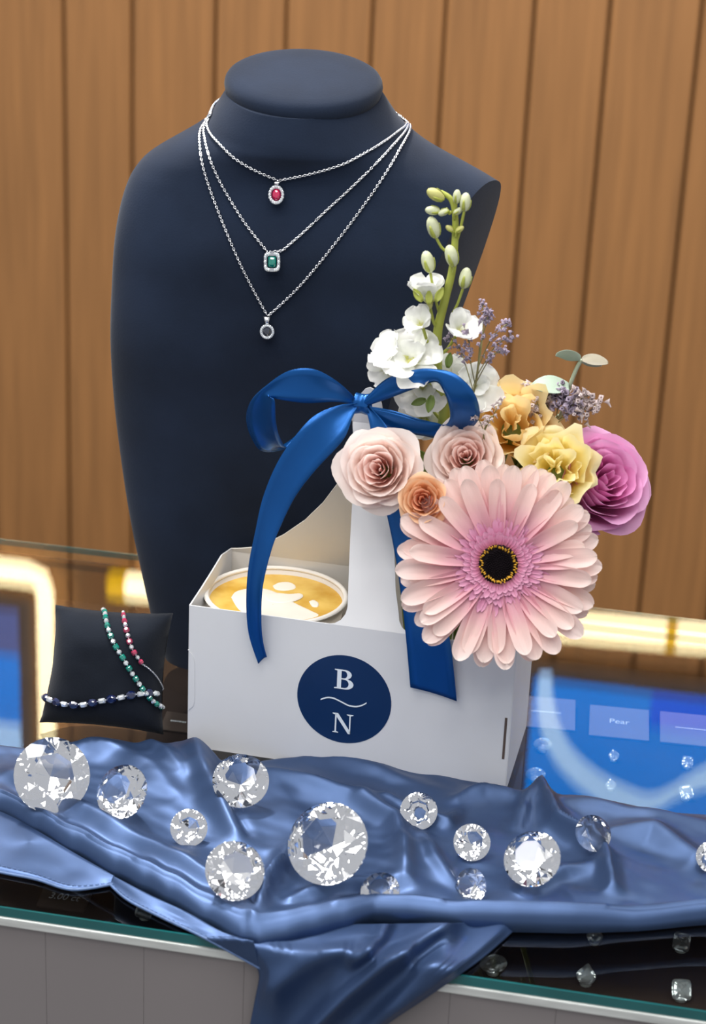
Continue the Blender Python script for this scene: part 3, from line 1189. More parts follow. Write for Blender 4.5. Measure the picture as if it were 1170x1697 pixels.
# ------------------------------------------------------------------ white cup carrier
car = thing('cup_carrier', 'white card cup carrier with navy BN sticker and tall handle', 'carrier', tuple(box_pt(BW / 2, BD / 2, 0)))
ZT = 22.6                                   # handle top
KM = 4.25


def kfront(z):
    return 0 if z <= BH else (KM - .1) * min(1, (z - BH) / (20.0 - BH))


def kback(z):
    return BD if z <= BH else BD + (KM + .1 - BD) * min(1, (z - BH) / (20.0 - BH))


def unpanel(x, y, kf):
    k_ = 0
    for _ in range(12):
        p = bp(x, y, k_)
        k_ = .5 * k_ + .5 * kf(p.z)
    p = bp(x, y, k_)
    return (p - BO).dot(bu), p.z


# handle column, pixel outline of its left edge -> (u,z)
left_px = [(577, 1000), (578, 960), (580, 900), (583, 850), (586, 800), (588, 760), (586, 725), (584, 705), (587, 690)]
colL = [unpanel(x, y, kfront) for x, y in left_px]
print('col', [(round(a, 2), round(b, 2)) for a, b in colL])
uc0 = colL[0][0]
hu, hz = unpanel(606, 641, kfront)
ZT = hz
print('handle', hu, hz)
# front panel lower rectangle with fillets beside the column
fil = 1.0
loop = [(0, 0), (BW, 0), (BW, BH)]
rcol = lambda z: hu + 1.0 + 2.3 * max(0, min(1, (20 - z) / (20 - BH))) ** .7
ur_ = rcol(BH)
loop += [(ur_ + fil, BH)] + [(ur_ + fil - fil * math.sin(a), BH + fil - fil * math.cos(a)) for a in (.4, .8, 1.2)] + [(ur_, BH + fil)]
zs_up = [BH + fil + (19.8 - BH - fil) * i / 8 for i in range(1, 9)]
loop += [(rcol(z), z) for z in zs_up]
# rounded handle top
topc = []
hl = lambda z: lerp_poly(sorted([(b, a) for a, b in colL]), z)
uL_t, uR_t = hl(20.0), rcol(19.8)
for a in [i * PI / 10 for i in range(1, 10)]:
    cxm, hw = (uL_t + uR_t) / 2, (uR_t - uL_t) / 2
    topc.append((cxm + hw * math.cos(a), 19.9 + (ZT - 19.9) * math.sin(a)))
loop += topc
loop += [(hl(z), z) for z in zs_up[::-1]]
loop += [(uc0, BH + fil)] + [(uc0 - fil + fil * math.cos(a), BH + fil - fil * math.sin(a)) for a in (.4, .8, 1.2)] + [(uc0 - fil, BH), (0, BH)]


def panel(name, pts, kf, mt, parent, koff=0.0, solid=.09):
    bmm = bmesh.new()
    vs = [bmm.verts.new(V((a, b, 0))) for a, b in pts]
    for tri in geometry.tessellate_polygon([[V((a, b, 0)) for a, b in pts]]):
        bmm.faces.new([vs[i] for i in tri])
    # slice in rows so the sheet can lean
    for z in [BH + .01] + [BH + i * 1.2 for i in range(1, 12)]:
        bmesh.ops.bisect_plane(bmm, geom=bmm.verts[:] + bmm.edges[:] + bmm.faces[:], plane_co=V((0, z, 0)), plane_no=V((0, 1, 0)))
    bmesh.ops.triangulate(bmm, faces=bmm.faces[:])
    bmm.verts.index_update()
    vv = [box_pt(v.co.x, kf(v.co.y) + koff, v.co.y) for v in bmm.verts]
    ff = [tuple(x.index for x in f.verts) for f in bmm.faces]
    bmm.free()
    return obj(name, vv, ff, mt, parent, smooth=False, solid=solid, offset=0)


panel('front_panel', loop, kfront, M['card'], car)
# back panel with its swept wing
bpx = [(374, 926), (400, 918), (430, 906), (470, 886), (505, 862), (535, 833), (560, 800), (580, 760), (590, 720)]
bl = [unpanel(x, y, kback) for x, y in bpx]
bl[0] = (0.0, max(BH + .2, bl[0][1]))
bl[1] = (.64, bl[0][1] + .12)
print('back', [(round(a, 2), round(b, 2)) for a, b in bl])
mid = hu
wing_r = [(2 * mid - a + .4, b) for a, b in bl[::-1]]
wing_r = [(min(a, BW), b) for a, b in wing_r]
bloop = [(0, 0), (BW, 0), (BW, bl[0][1])] + [p for p in wing_r[::-1] if p[0] < BW - .05][::1]
bloop += [(mid + .9, 20.2), (mid, ZT - .3), (mid - .8, 20.2)]
bloop += bl[::-1]
panel('back_panel', bloop, kback, M['card_in_warm'], car)
for ux in (0.0, BW):
    side = [(0, BH), (.25 * BD, BH + .15), (.5 * BD, BH + .35), (.75 * BD, BH + .6), (BD, bl[0][1])]
    mb = MB()
    mb.grid([[box_pt(ux, k_, 0) for k_, z in side], [box_pt(ux, k_, z) for k_, z in side]])
    mb.build('side_panel', M['card'], car, smooth=False, solid=.09)
MB().cbox(0.1, BW - .1, .1, BD - .1, 0.02, .12, box_pt).build('base_panel', M['card'], car, smooth=False)
# slot's shade as a painted dark strip at right, locking tab at left
sa = [unpanel(x, y, kfront) for x, y in [(839, 1189), (834, 1257)]]
MB().cbox(sa[0][0] - .06, sa[0][0] + .08, -.07, .02, sa[1][1], sa[0][1], box_pt).build('slot', M['slot'], car, smooth=False)
ta = [unpanel(x, y, kfront) for x, y in [(312, 1076), (322, 1092), (323, 1130), (322, 1165), (312, 1176)]]
mb = MB()
tp = cr([V((a, b, 0)) for a, b in ta], 5)
mb.grid([[box_pt(p.x, -.055, p.y) for p in tp], [box_pt(.02, -.055, p.y) for p in tp]])
mb.build('locking_tab', M['card'], car, smooth=False, solid=.05)

# sticker
sp = [unpanel(x, y, kfront) for x, y in [(492, 1152), (648, 1166), (568, 1086), (574, 1232)]]
su, sz = unpanel(570.5, 1158.5, kfront)
sw, sh = (sp[1][0] - sp[0][0]) / 2, (sp[2][1] - sp[3][1]) / 2
# pixel outline is an ellipse leaning with the roll: fit it as a plain ellipse on the card
ng = 64
ring = [(su + sw * math.cos(2 * PI * i / ng), sz + sh * math.sin(2 * PI * i / ng)) for i in range(ng)]
mb = MB().add([box_pt(a, -.062, b) for a, b in ring] + [box_pt(a, -.04, b) for a, b in ring],
              [tuple(range(ng))] + [(i, (i + 1) % ng, ng + (i + 1) % ng, ng + i) for i in range(ng)])
stk = mb.build('logo_sticker', M['navy_print'], car, smooth=False)


def glyph(name, polys, ox, oz, sc_):
    """polys: list of (outline, holes) in unit coordinates, printed on the sticker"""
    bmg = bmesh.new()
    for outl, holes in polys:
        c = bpy.data.curves.new('g', 'CURVE')
        c.dimensions = '2D'
        c.fill_mode = 'BOTH'
        for pl in [outl] + holes:
            s_ = c.splines.new('POLY')
            s_.points.add(len(pl) - 1)
            for q, (a, b) in zip(s_.points, pl):
                q.co = (a, b, 0, 1)
            s_.use_cyclic_u = True
        o = bpy.data.objects.new('g', c)
        COL.objects.link(o)
        dg = bpy.context.evaluated_depsgraph_get()
        dg.update()
        me = bpy.data.meshes.new_from_object(o.evaluated_get(dg))
        bmg.from_mesh(me)
        bpy.data.objects.remove(o)
        bpy.data.curves.remove(c)
        bpy.data.meshes.remove(me)
    bmg.verts.index_update()
    vv = [box_pt(ox + v.co.x * sc_, -.085, oz + v.co.y * sc_) for v in bmg.verts]
    ff = [tuple(x.index for x in f.verts) for f in bmg.faces]
    bmg.free()
    return obj(name, vv, ff, M['white_print'], stk, smooth=False, solid=.015)


def arc(cx, cy, rx_, ry_, a0_, a1_, n=10):
    return [(cx + rx_ * math.cos(a0_ + (a1_ - a0_) * i / n), cy + ry_ * math.sin(a0_ + (a1_ - a0_) * i / n)) for i in range(n + 1)]


Bo = [(0, 0), (0, .04), (.13, .07), (.13, .93), (0, .96), (0, 1), (.5, 1)] + arc(.5, .76, .32, .24, PI / 2, -PI / 2 + .25, 10) + arc(.52, .27, .40, .27, PI / 2 - .2, -PI / 2, 12)
Bh1 = [(.33, .94), (.46, .94)] + arc(.46, .75, .15, .19, PI / 2, -PI / 2, 8) + [(.33, .56)]
Bh2 = [(.33, .50), (.48, .50)] + arc(.48, .28, .21, .22, PI / 2, -PI / 2, 8) + [(.33, .06)]
bu_, bz_ = unpanel(571, 1125, kfront)
gs = 36 * cmpx(box_pt(9, 0, 5))
glyph('letter_b', [(Bo, [Bh1, Bh2])], bu_ - .46 * gs, bz_ - .5 * gs, gs * .98)
nu, nz_ = unpanel(568, 1198, kfront)
No = [([(0.10, .05), (.17, .05), (.17, .96), (.10, .96)], []), ([(0, 0), (.27, 0), (.27, .03), (.16, .07), (.11, .07), (0, .03)], []),
      ([(-.02, 1), (-.02, .96), (.1, .92), (.74, 0), (.84, 0), (.84, .12), (.24, 1)], []),
      ([(.78, 0), (.84, 0), (.84, .95), (.78, .95)], []), ([(.65, 1), (.96, 1), (.96, .97), (.85, .93), (.77, .93), (.65, .97)], [])]
glyph('letter_n', No, nu - .46 * gs, nz_ - .5 * gs, gs * 1.0)
sw_px = cr([V((x, y, 0)) for x, y in [(532, 1158), (542, 1155), (553, 1156), (566, 1162), (578, 1168), (590, 1170), (600, 1168), (608, 1164)]], 6)
mb = MB()
up_, lo_ = [], []
for p in sw_px:
    a, b = unpanel(p.x, p.y, kfront)
    up_.append(box_pt(a, -.085, b + .042))
    lo_.append(box_pt(a, -.085, b - .042))
mb.grid([up_, lo_]).build('swash', M['white_print'], stk, smooth=False, solid=.015)

# ------------------------------------------------------------------ coffee cup in the left half
cl_, crr = bp(338, 983, KM), bp(577, 987, KM)
cc = bp(457.5, 986, KM)
rr = (crr - cl_).length / 2
print('cup', cc, rr)
rr = min(rr, 4.28)
cup = thing('coffee_cup', 'paper cup of latte with foam art in the white carrier', 'cup', (cc.x, cc.y, .15))
NS = 56


def lathe(prof, ctr, n=NS):
    return [[V((ctr.x + r * math.cos(2 * PI * k / n), ctr.y + r * math.sin(2 * PI * k / n), z)) for k in range(n)] for r, z in prof]


MB().grid(lathe([(.01, .2), (2.9, .2), (2.95, .25), (rr - .18, cc.z - .1), (rr - .27, cc.z - .1), (rr - .6, cc.z - 2)], cc), True).build('cup_wall', M['cup'], cup)
prof = [(rr - .14 + .16 * math.cos(a), cc.z + .13 * math.sin(a)) for a in [2 * PI * i / 10 for i in range(11)]]
MB().grid(lathe(prof, cc), True).build('rim', M['cup_rim'], cup)
zc = cc.z - .42
rc = rr - .27
cof = MB().grid(lathe([(.01, zc), (rc * .5, zc), (rc * .9, zc + .01), (rc - .02, zc + .06)], cc), True).build('coffee', M['coffee'], cup)


def blob(px, z, h=.05, name='milk_foam'):
    pts = cr([V((x, y, 0)) for x, y in px + [px[0]]], 6)[:-1]
    ring_ = [ground(p.x, p.y, z) for p in pts]
    ctr = sum(ring_, V()) / len(ring_)
    rows_ = []
    for s_, hh in ((1, 0.0), (.94, h * .7), (.8, h), (.4, h), (.01, h)):
        rows_.append([V((ctr.x + (p.x - ctr.x) * s_, ctr.y + (p.y - ctr.y) * s_, z + hh)) for p in ring_])
    MB().grid(rows_, True).build(name, M['foam'], cof)


blob([(383, 990), (392, 980), (415, 975), (440, 976), (462, 984), (490, 1000), (515, 1012), (528, 1020), (505, 1027), (470, 1031), (430, 1026), (398, 1012)], zc + .005)
blob([(452, 971), (462, 966), (478, 965), (489, 970), (488, 976), (472, 979), (457, 977)], zc + .005)
blob([(436, 985), (455, 983), (480, 985), (499, 984), (501, 990), (486, 997), (462, 1000), (442, 996)], zc + .03, .06)
blob([(512, 997), (520, 995), (528, 1000), (526, 1006), (517, 1005)], zc + .005)

# ------------------------------------------------------------------ satin bow on the handle
bow = thing('ribbon_bow', 'royal blue satin ribbon bow tied round the carrier handle', 'ribbon', tuple(bp(598, 672, 2.6)))


def strip(name, A_, B_, ks_, n=7, cross=5, bulge=.12):
    """ribbon between two pixel edge lists with a depth for each pair (k or (ka,kb))"""
    pa, pb = [], []
    for (a, b, k_) in zip(A_, B_, ks_):
        ka, kb = k_ if isinstance(k_, tuple) else (k_, k_)
        pa.append(bp(a[0], a[1], ka))
        pb.append(bp(b[0], b[1], kb))
    pa, pb = cr(pa, n), cr(pb, n)
    rows_ = []
    for i, (a, b) in enumerate(zip(pa, pb)):
        t = pa[min(i + 1, len(pa) - 1)] - pa[max(i - 1, 0)]
        nn_ = (b - a).cross(t)
        nn_ = nn_.normalized() if nn_.length > 1e-6 else V((0, 0, 0))
        rows_.append([a.lerp(b, j / cross) + nn_ * bulge * math.sin(PI * j / cross) for j in range(cross + 1)])
    return MB().grid(rows_).build(name, M['ribbon'], bow, solid=.03)


strip('left_loop',
      [(590, 661), (560, 633), (520, 612), (478, 615), (440, 640), (416, 664), (408, 692), (416, 724), (436, 748), (480, 742), (535, 712), (590, 680)],
      [(590, 670), (556, 666), (510, 668), (474, 664), (447, 659), (455, 664), (457, 698), (464, 726), (478, 742), (500, 712), (535, 688), (590, 670)],
      [2.2, 1.2, 0.4, .2, .4, (1.0, .2), (1.8, .8), (2.2, 1.6), (2.6, 2.4), 3.1, 3.0, 2.5])
strip('right_loop',
      [(604, 662), (640, 628), (690, 612), (725, 612), (755, 620), (782, 645), (794, 674), (790, 700), (752, 728), (700, 722), (650, 712), (604, 684)],
      [(604, 674), (645, 660), (690, 643), (722, 633), (735, 648), (743, 668), (746, 690), (738, 704), (720, 700), (690, 693), (650, 680), (604, 672)],
      [2.2, 1.6, .9, .5, .3, .4, .9, 1.5, 2.2, 2.6, 2.7, 2.5])
strip('left_tail',
      [(592, 668), (560, 672), (521, 689), (489, 723), (459, 768), (436, 824), (423, 881), (412, 937), (408, 994), (412, 1050), (428, 1100)],
      [(592, 676), (583, 695), (568, 730), (523, 779), (489, 824), (463, 877), (448, 918), (435, 975), (433, 1031), (436, 1065), (442, 1089)],
      [2.0, 1.4, .7, .1, -.3, -.6, -.9, -.9, -.8, -.6, -.4], bulge=.2)
strip('right_tail',
      [(604, 672), (612, 700), (622, 760), (636, 830), (650, 895), (661, 960), (671, 1040), (680, 1139)],
      [(608, 670), (640, 705), (668, 760), (690, 830), (712, 900), (730, 980), (747, 1070), (757, 1162)],
      [2.3, 2.0, 1.4, .6, .0, -.4, -.5, -.35])
# knot: short band pinched round the handle
rows_ = []
kc = bp(598, 672, 2.2)
for i in range(13):
    a = -PI / 2 + 2 * PI * i / 12
    rows_.append([kc + bu * ((j - 3) * .15) * (1 - .18 * math.cos(a)) + V((0, 0, .58 * math.sin(a + PI / 2) * (1 + .04 * abs(j - 3)))) + bv * (.32 - .5 * math.cos(a + PI / 2) - .06 * math.sin(j * 1.7)) for j in range(7)])
MB().grid(rows_).build('knot', M['ribbon'], bow, subsurf=1)

# ------------------------------------------------------------------ flowers
def uv_mesh(name, rows, mt, sub=False):
    """petal grid with uv: x across, y along"""
    nr, nc = len(rows), len(rows[0])
    vs = [p for r in rows for p in r]
    fs = [(i * nc + j, i * nc + j + 1, (i + 1) * nc + j + 1, (i + 1) * nc + j) for i in range(nr - 1) for j in range(nc - 1)]
    me = new_mesh(name, vs, fs, mt)
    uvl = me.uv_layers.new(name='UVMap')
    for lp in me.loops:
        i, j = divmod(lp.vertex_index, nc)
        uvl.data[lp.index].uv = (j / (nc - 1), i / (nr - 1))
    return me


def petal_rows(L, W, prof, lift=.1, cup=.15, tipdrop=.0, nl=9, nw=6, wave=0.0, seed=0, notch=0.0):
    """flat petal lying along +Y, face up +Z; prof(t) half-width factor"""
    rows = []
    for i in range(nl + 1):
        t = 1 - (1 - i / nl) ** 1.7
        row = []
        for j in range(nw + 1):
            s = 2 * j / nw - 1
            w = W * .5 * prof(t)
            y = L * (t - notch * (1 - abs(s)) * max(0, t - .8) * 2)
            z = lift * L * math.sin(t * PI * .5) - tipdrop * L * t ** 3 + cup * W * s * s * (1 - .3 * t)
            z += wave * noise.noise(V((s * 2 + seed, t * 3, seed * 1.7)))
            row.append(V((s * w, y, z)))
        rows.append(row)
    return rows


to_cam = lambda p: (CAM - p).normalized()


def stem_tube(name, pts, r, parent, mt):
    return MB().tube(cr(pts, 6), r, 8).build(name, mt, parent)


def rose(name, label, cat, cx, cy, k, rpx, look, mats, n_in=6, n_mid=7, n_out=8, ruffle=.02, spin=0.0, tall=1.0, squash=1.0, group='roses in the carrier', seed=1):
    rnd = random.Random(seed)
    c = bp(cx, cy, k)
    R = rpx * cmpx(c)
    zax = (to_cam(c) + V(look)).normalized()
    base = c - zax * R * .55 * tall
    o = thing(name, label, cat, tuple(base), axis_rot(zax, spin), group)
    spec_ = []
    ga = 2.39996
    idx = 0
    for i in range(n_in):
        f = i / max(1, n_in - 1)
        spec_.append((.06 + .24 * f, 1.00 + .03 * f, 1.5 - .4 * f, .02 + .03 * f, .0, mats[1]))
    for i in range(n_mid):
        f = i / max(1, n_mid - 1)
        spec_.append((.33 + .28 * f, 1.04 - .05 * f, 1.1 - .1 * f, .05 + .05 * f, .03 + .05 * f, mats[1] if f < .3 else mats[0]))
    for i in range(n_out):
        f = i / max(1, n_out - 1)
        spec_.append((.63 + .20 * f, .97 - .30 * f, .95 - .05 * f, .12 + .09 * f, .08 + .14 * f, mats[0]))
    for i, (r, h, span, curl, drop, mt) in enumerate(spec_):
        nv, nu_ = 9, 12
        rows = []
        sd = seed * 13.1 + i * 3.7
        pt = rnd.uniform(.6, 1.2)
        for v in range(nv + 1):
            t = v / nv
            row = []
            for u in range(nu_ + 1):
                s = 2 * u / nu_ - 1
                te = t * (1 - .22 * abs(s) ** 2.5)
                prof = math.sin(PI / 2 * min(1, te * 1.15)) ** .8
                rho = r * (.22 + .78 * prof) + .05 * s * r
                cl = max(0, (te - .62) / .38) ** 2
                corner = 1 + .5 * pt * math.exp(-(s / .35) ** 2) - .2 * pt
                rho += curl * cl * corner
                z = h * te - drop * cl * corner
                w = noise.noise(V((s * 2.2 + sd, t * 1.5, sd))) * ruffle * (0.3 + 2.2 * t * t)
                rho += w
                z += .6 * w
                a = s * span
                row.append(V((rho * math.cos(a), rho * math.sin(a), z * tall)) * R)
            rows.append(row)
        me = uv_mesh('petal', rows, mt)
        inst('petal', me, o, Matrix.Rotation(i * ga + rnd.uniform(-.15, .15), 4, 'Z') @ Matrix.Scale(squash, 4, V((1, 0, 0))))
    # calyx and stem
    Rm = axis_rot(zax, spin)
    mb = MB()
    mb.ball(base + zax * R * .10, (R * .30, R * .30, R * .16), 10, 6, Rm)
    mb.build('calyx', M['stem'], o)
    foot = foot_pt()
    midp = (base + foot) / 2 + V((0, 0, 1.0)) + bv * .8
    stem_tube('stem', [base, base - zax * 1.2, midp, foot], .17, o, M['stem'])
    return o


_foot = [0]


def foot_pt():
    """stems end in the right half of the carrier"""
    i = _foot[0]
    _foot[0] += 1
    return box_pt(13.2 + (i % 4) * 1.25, 2.6 + (i // 4) * 1.3, .35)


def rgb(*c):
    return c


rose('rose', 'pale pink rose in front of the carrier handle, leftmost bloom', 'rose', 629, 778, -.6, 76, (-.18, .0, .10), (M['rose_pale'], M['rose_pale_in']), seed=3, spin=.4, n_in=8, n_mid=11, n_out=12)
rose('rose', 'pale pink rose under the right bow loop, above the gerbera', 'rose', 772, 757, 1.2, 70, (-.05, .0, .18), (M['rose_pale'], M['rose_pale_in']), seed=5, spin=1.4, n_in=8, n_mid=11, n_out=12)
rose('rose', 'small peach rose between the pale pink roses and the gerbera', 'rose', 702, 829, -1.7, 46, (-.10, .0, .12), (M['rose_peach'], M['rose_peach_in']), seed=8, n_in=6, n_mid=7, n_out=8)
rose('rose', 'orchid pink rose at the far right of the bouquet', 'rose', 992, 800, 4.2, 98, (.50, .1, .28), (M['rose_mag'], M['rose_mag_in']), seed=11, spin=.8, n_in=8, n_mid=11, n_out=13, tall=1.1)
rose('lisianthus', 'apricot ruffled bloom behind the upper pale pink rose', 'flower', 850, 706, 3.6, 84, (.05, .1, .25), (M['lis_orange'], M['lis_orange']), seed=14, n_in=3, n_mid=5, n_out=7, ruffle=.12, group='ruffled yellow blooms')
rose('lisianthus', 'yellow ruffled bloom beside the orchid pink rose', 'flower', 922, 778, 2.0, 74, (.0, .1, .22), (M['lis_yellow'], M['lis_yellow']), seed=17, n_in=3, n_mid=5, n_out=7, ruffle=.12, group='ruffled yellow blooms')


# ---- gerbera
def gerbera():
    c = bp(826, 935, -2.4)
    R = 178 * cmpx(c)
    zax = (to_cam(c) + V((.06, 0, .0))).normalized()
    o = thing('gerbera', 'large pale pink gerbera with a black eye at the front', 'flower', tuple(c - zax * .5), axis_rot(zax))
    rnd = random.Random(4)
    prof = lambda t: (.30 + .70 * math.sin(PI * min(1, .1 + t * .62)) ** 1.2) * (1 if t < .86 else math.sqrt(max(0.0, 1 - ((t - .86) / .142) ** 2)))
    meshes = []
    for v in range(5):
        meshes.append(uv_mesh('ray_petal', petal_rows(.86 * R, .215 * R, prof, lift=.02, cup=.15 + .03 * v, tipdrop=-.04 + .05 * (v % 3), wave=.022 * R, seed=v * 3.1, nl=13, nw=6), M['ger_petal']))
    for (n, sc_, z, tilt, ph) in ((25, 1.0, 0.0, -.02, 0), (24, .97, .08, .03, .13), (18, .84, .16, .09, .05)):
        for i in range(n):
            a = 2 * PI * i / n + ph + rnd.uniform(-.05, .05)
            s = sc_ * rnd.uniform(.90, 1.03)
            Mx = Matrix.Rotation(a, 4, 'Z') @ Matrix.Translation(V((0, .15 * R, z)) * S) @ Matrix.Rotation(tilt + rnd.uniform(-.06, .07), 4, 'X') @ Matrix.Rotation(rnd.uniform(-.16, .16), 4, 'Y') @ Matrix.Scale(s, 4)
            inst('petal', meshes[rnd.randrange(5)], o, Mx)
    # short inner florets: a dense fringe
    mbv, mbf, uvs = [], [], []
    for ring_, (r0, r1, n, zz, tl_) in enumerate(((.23, .46, 54, .30, .06), (.21, .40, 50, .36, .12), (.19, .33, 48, .40, .22), (.178, .27, 44, .42, .32))):
        for i in range(n):
            a = 2 * PI * (i + rnd.random() * .6) / n
            L = (r1 - r0) * rnd.uniform(.75, 1.2) * R
            w = .032 * R
            d, sd_ = V((math.cos(a), math.sin(a), 0)), V((-math.sin(a), math.cos(a), 0))
            p0 = d * r0 * R + V((0, 0, zz))
            b0 = len(mbv)
            tw = rnd.uniform(-.5, .5)
            for t, ww in ((0, .5), (.5, 1), (.85, .8), (1, .15)):
                q = p0 + d * L * t + V((0, 0, L * tl_ * t * (1.2 - .5 * t))) + sd_ * tw * .06 * L * t
                mbv += [q - sd_ * w * ww + V((0, 0, .02)), q + V((0, 0, -.03)), q + sd_ * w * ww + V((0, 0, .02))]
                uvs += [t, t, t]
            for r_ in range(3):
                for j in range(2):
                    k0 = b0 + r_ * 3 + j
                    mbf.append((k0, k0 + 1, k0 + 4, k0 + 3))
    me = new_mesh('inner_florets', mbv, mbf, M['ger_inner'])
    ul_ = me.uv_layers.new(name='UVMap')
    for lp in me.loops:
        ul_.data[lp.index].uv = (.5, uvs[lp.vertex_index])
    tag(inst('inner_florets', me, o, Matrix.Identity(4)), kind='stuff')
    # eye
    mb = MB()
    rows = [[V((r * R * math.cos(a), r * R * math.sin(a), z)) for a in [2 * PI * k_ / 40 for k_ in range(40)]] for r, z in ((.24, .1), (.22, .40), (.19, .50), (.15, .50), (.10, .52), (.05, .54), (.003, .54))]
    mb.grid(rows, True)
    e = inst('eye', new_mesh('eye', mb.v, mb.f, M['ger_dark']), o, Matrix.Diagonal((.86, .86, 1, 1)))
    mb = MB()
    for i in range(130):
        a, r = i * 2.39996, .146 * math.sqrt(i / 130) * R
        mb.ball(V((r * math.cos(a), r * math.sin(a), .54)), (.055, .055, .12), 5, 3)
    tag(inst('eye_florets', new_mesh('eye_florets', mb.v, mb.f, M['ger_dark']), o, Matrix.Diagonal((.86, .86, 1, 1))), kind='stuff')
    mb = MB()
    for i in range(62):
        a = 2 * PI * i / 62 + rnd.uniform(-.04, .04)
        r = rnd.uniform(.156, .195) * R
        p = V((r * math.cos(a), r * math.sin(a), .48))
        mb.tube([p, p + V((math.cos(a) * .05, math.sin(a) * .05, .17)), p + V((math.cos(a) * .12, math.sin(a) * .12, .26))], [.045, .05, .03], 5)
    tag(inst('pollen_ring', new_mesh('pollen_ring', mb.v, mb.f, M['ger_yellow']), o, Matrix.Diagonal((.86, .86, 1, 1))), kind='stuff')
    base = c - zax * .5
    MB().ball(base - zax * .25, (.22 * R, .22 * R, .45), 12, 6, axis_rot(zax)).build('calyx', M['stem'], o)
    stem_tube('stem', [base - zax * .3, base - zax * 2.2 + V((0, 0, -.2)), box_pt(15.2, 3.2, 10.0), foot_pt()], .26, o, M['stem'])


gerbera()


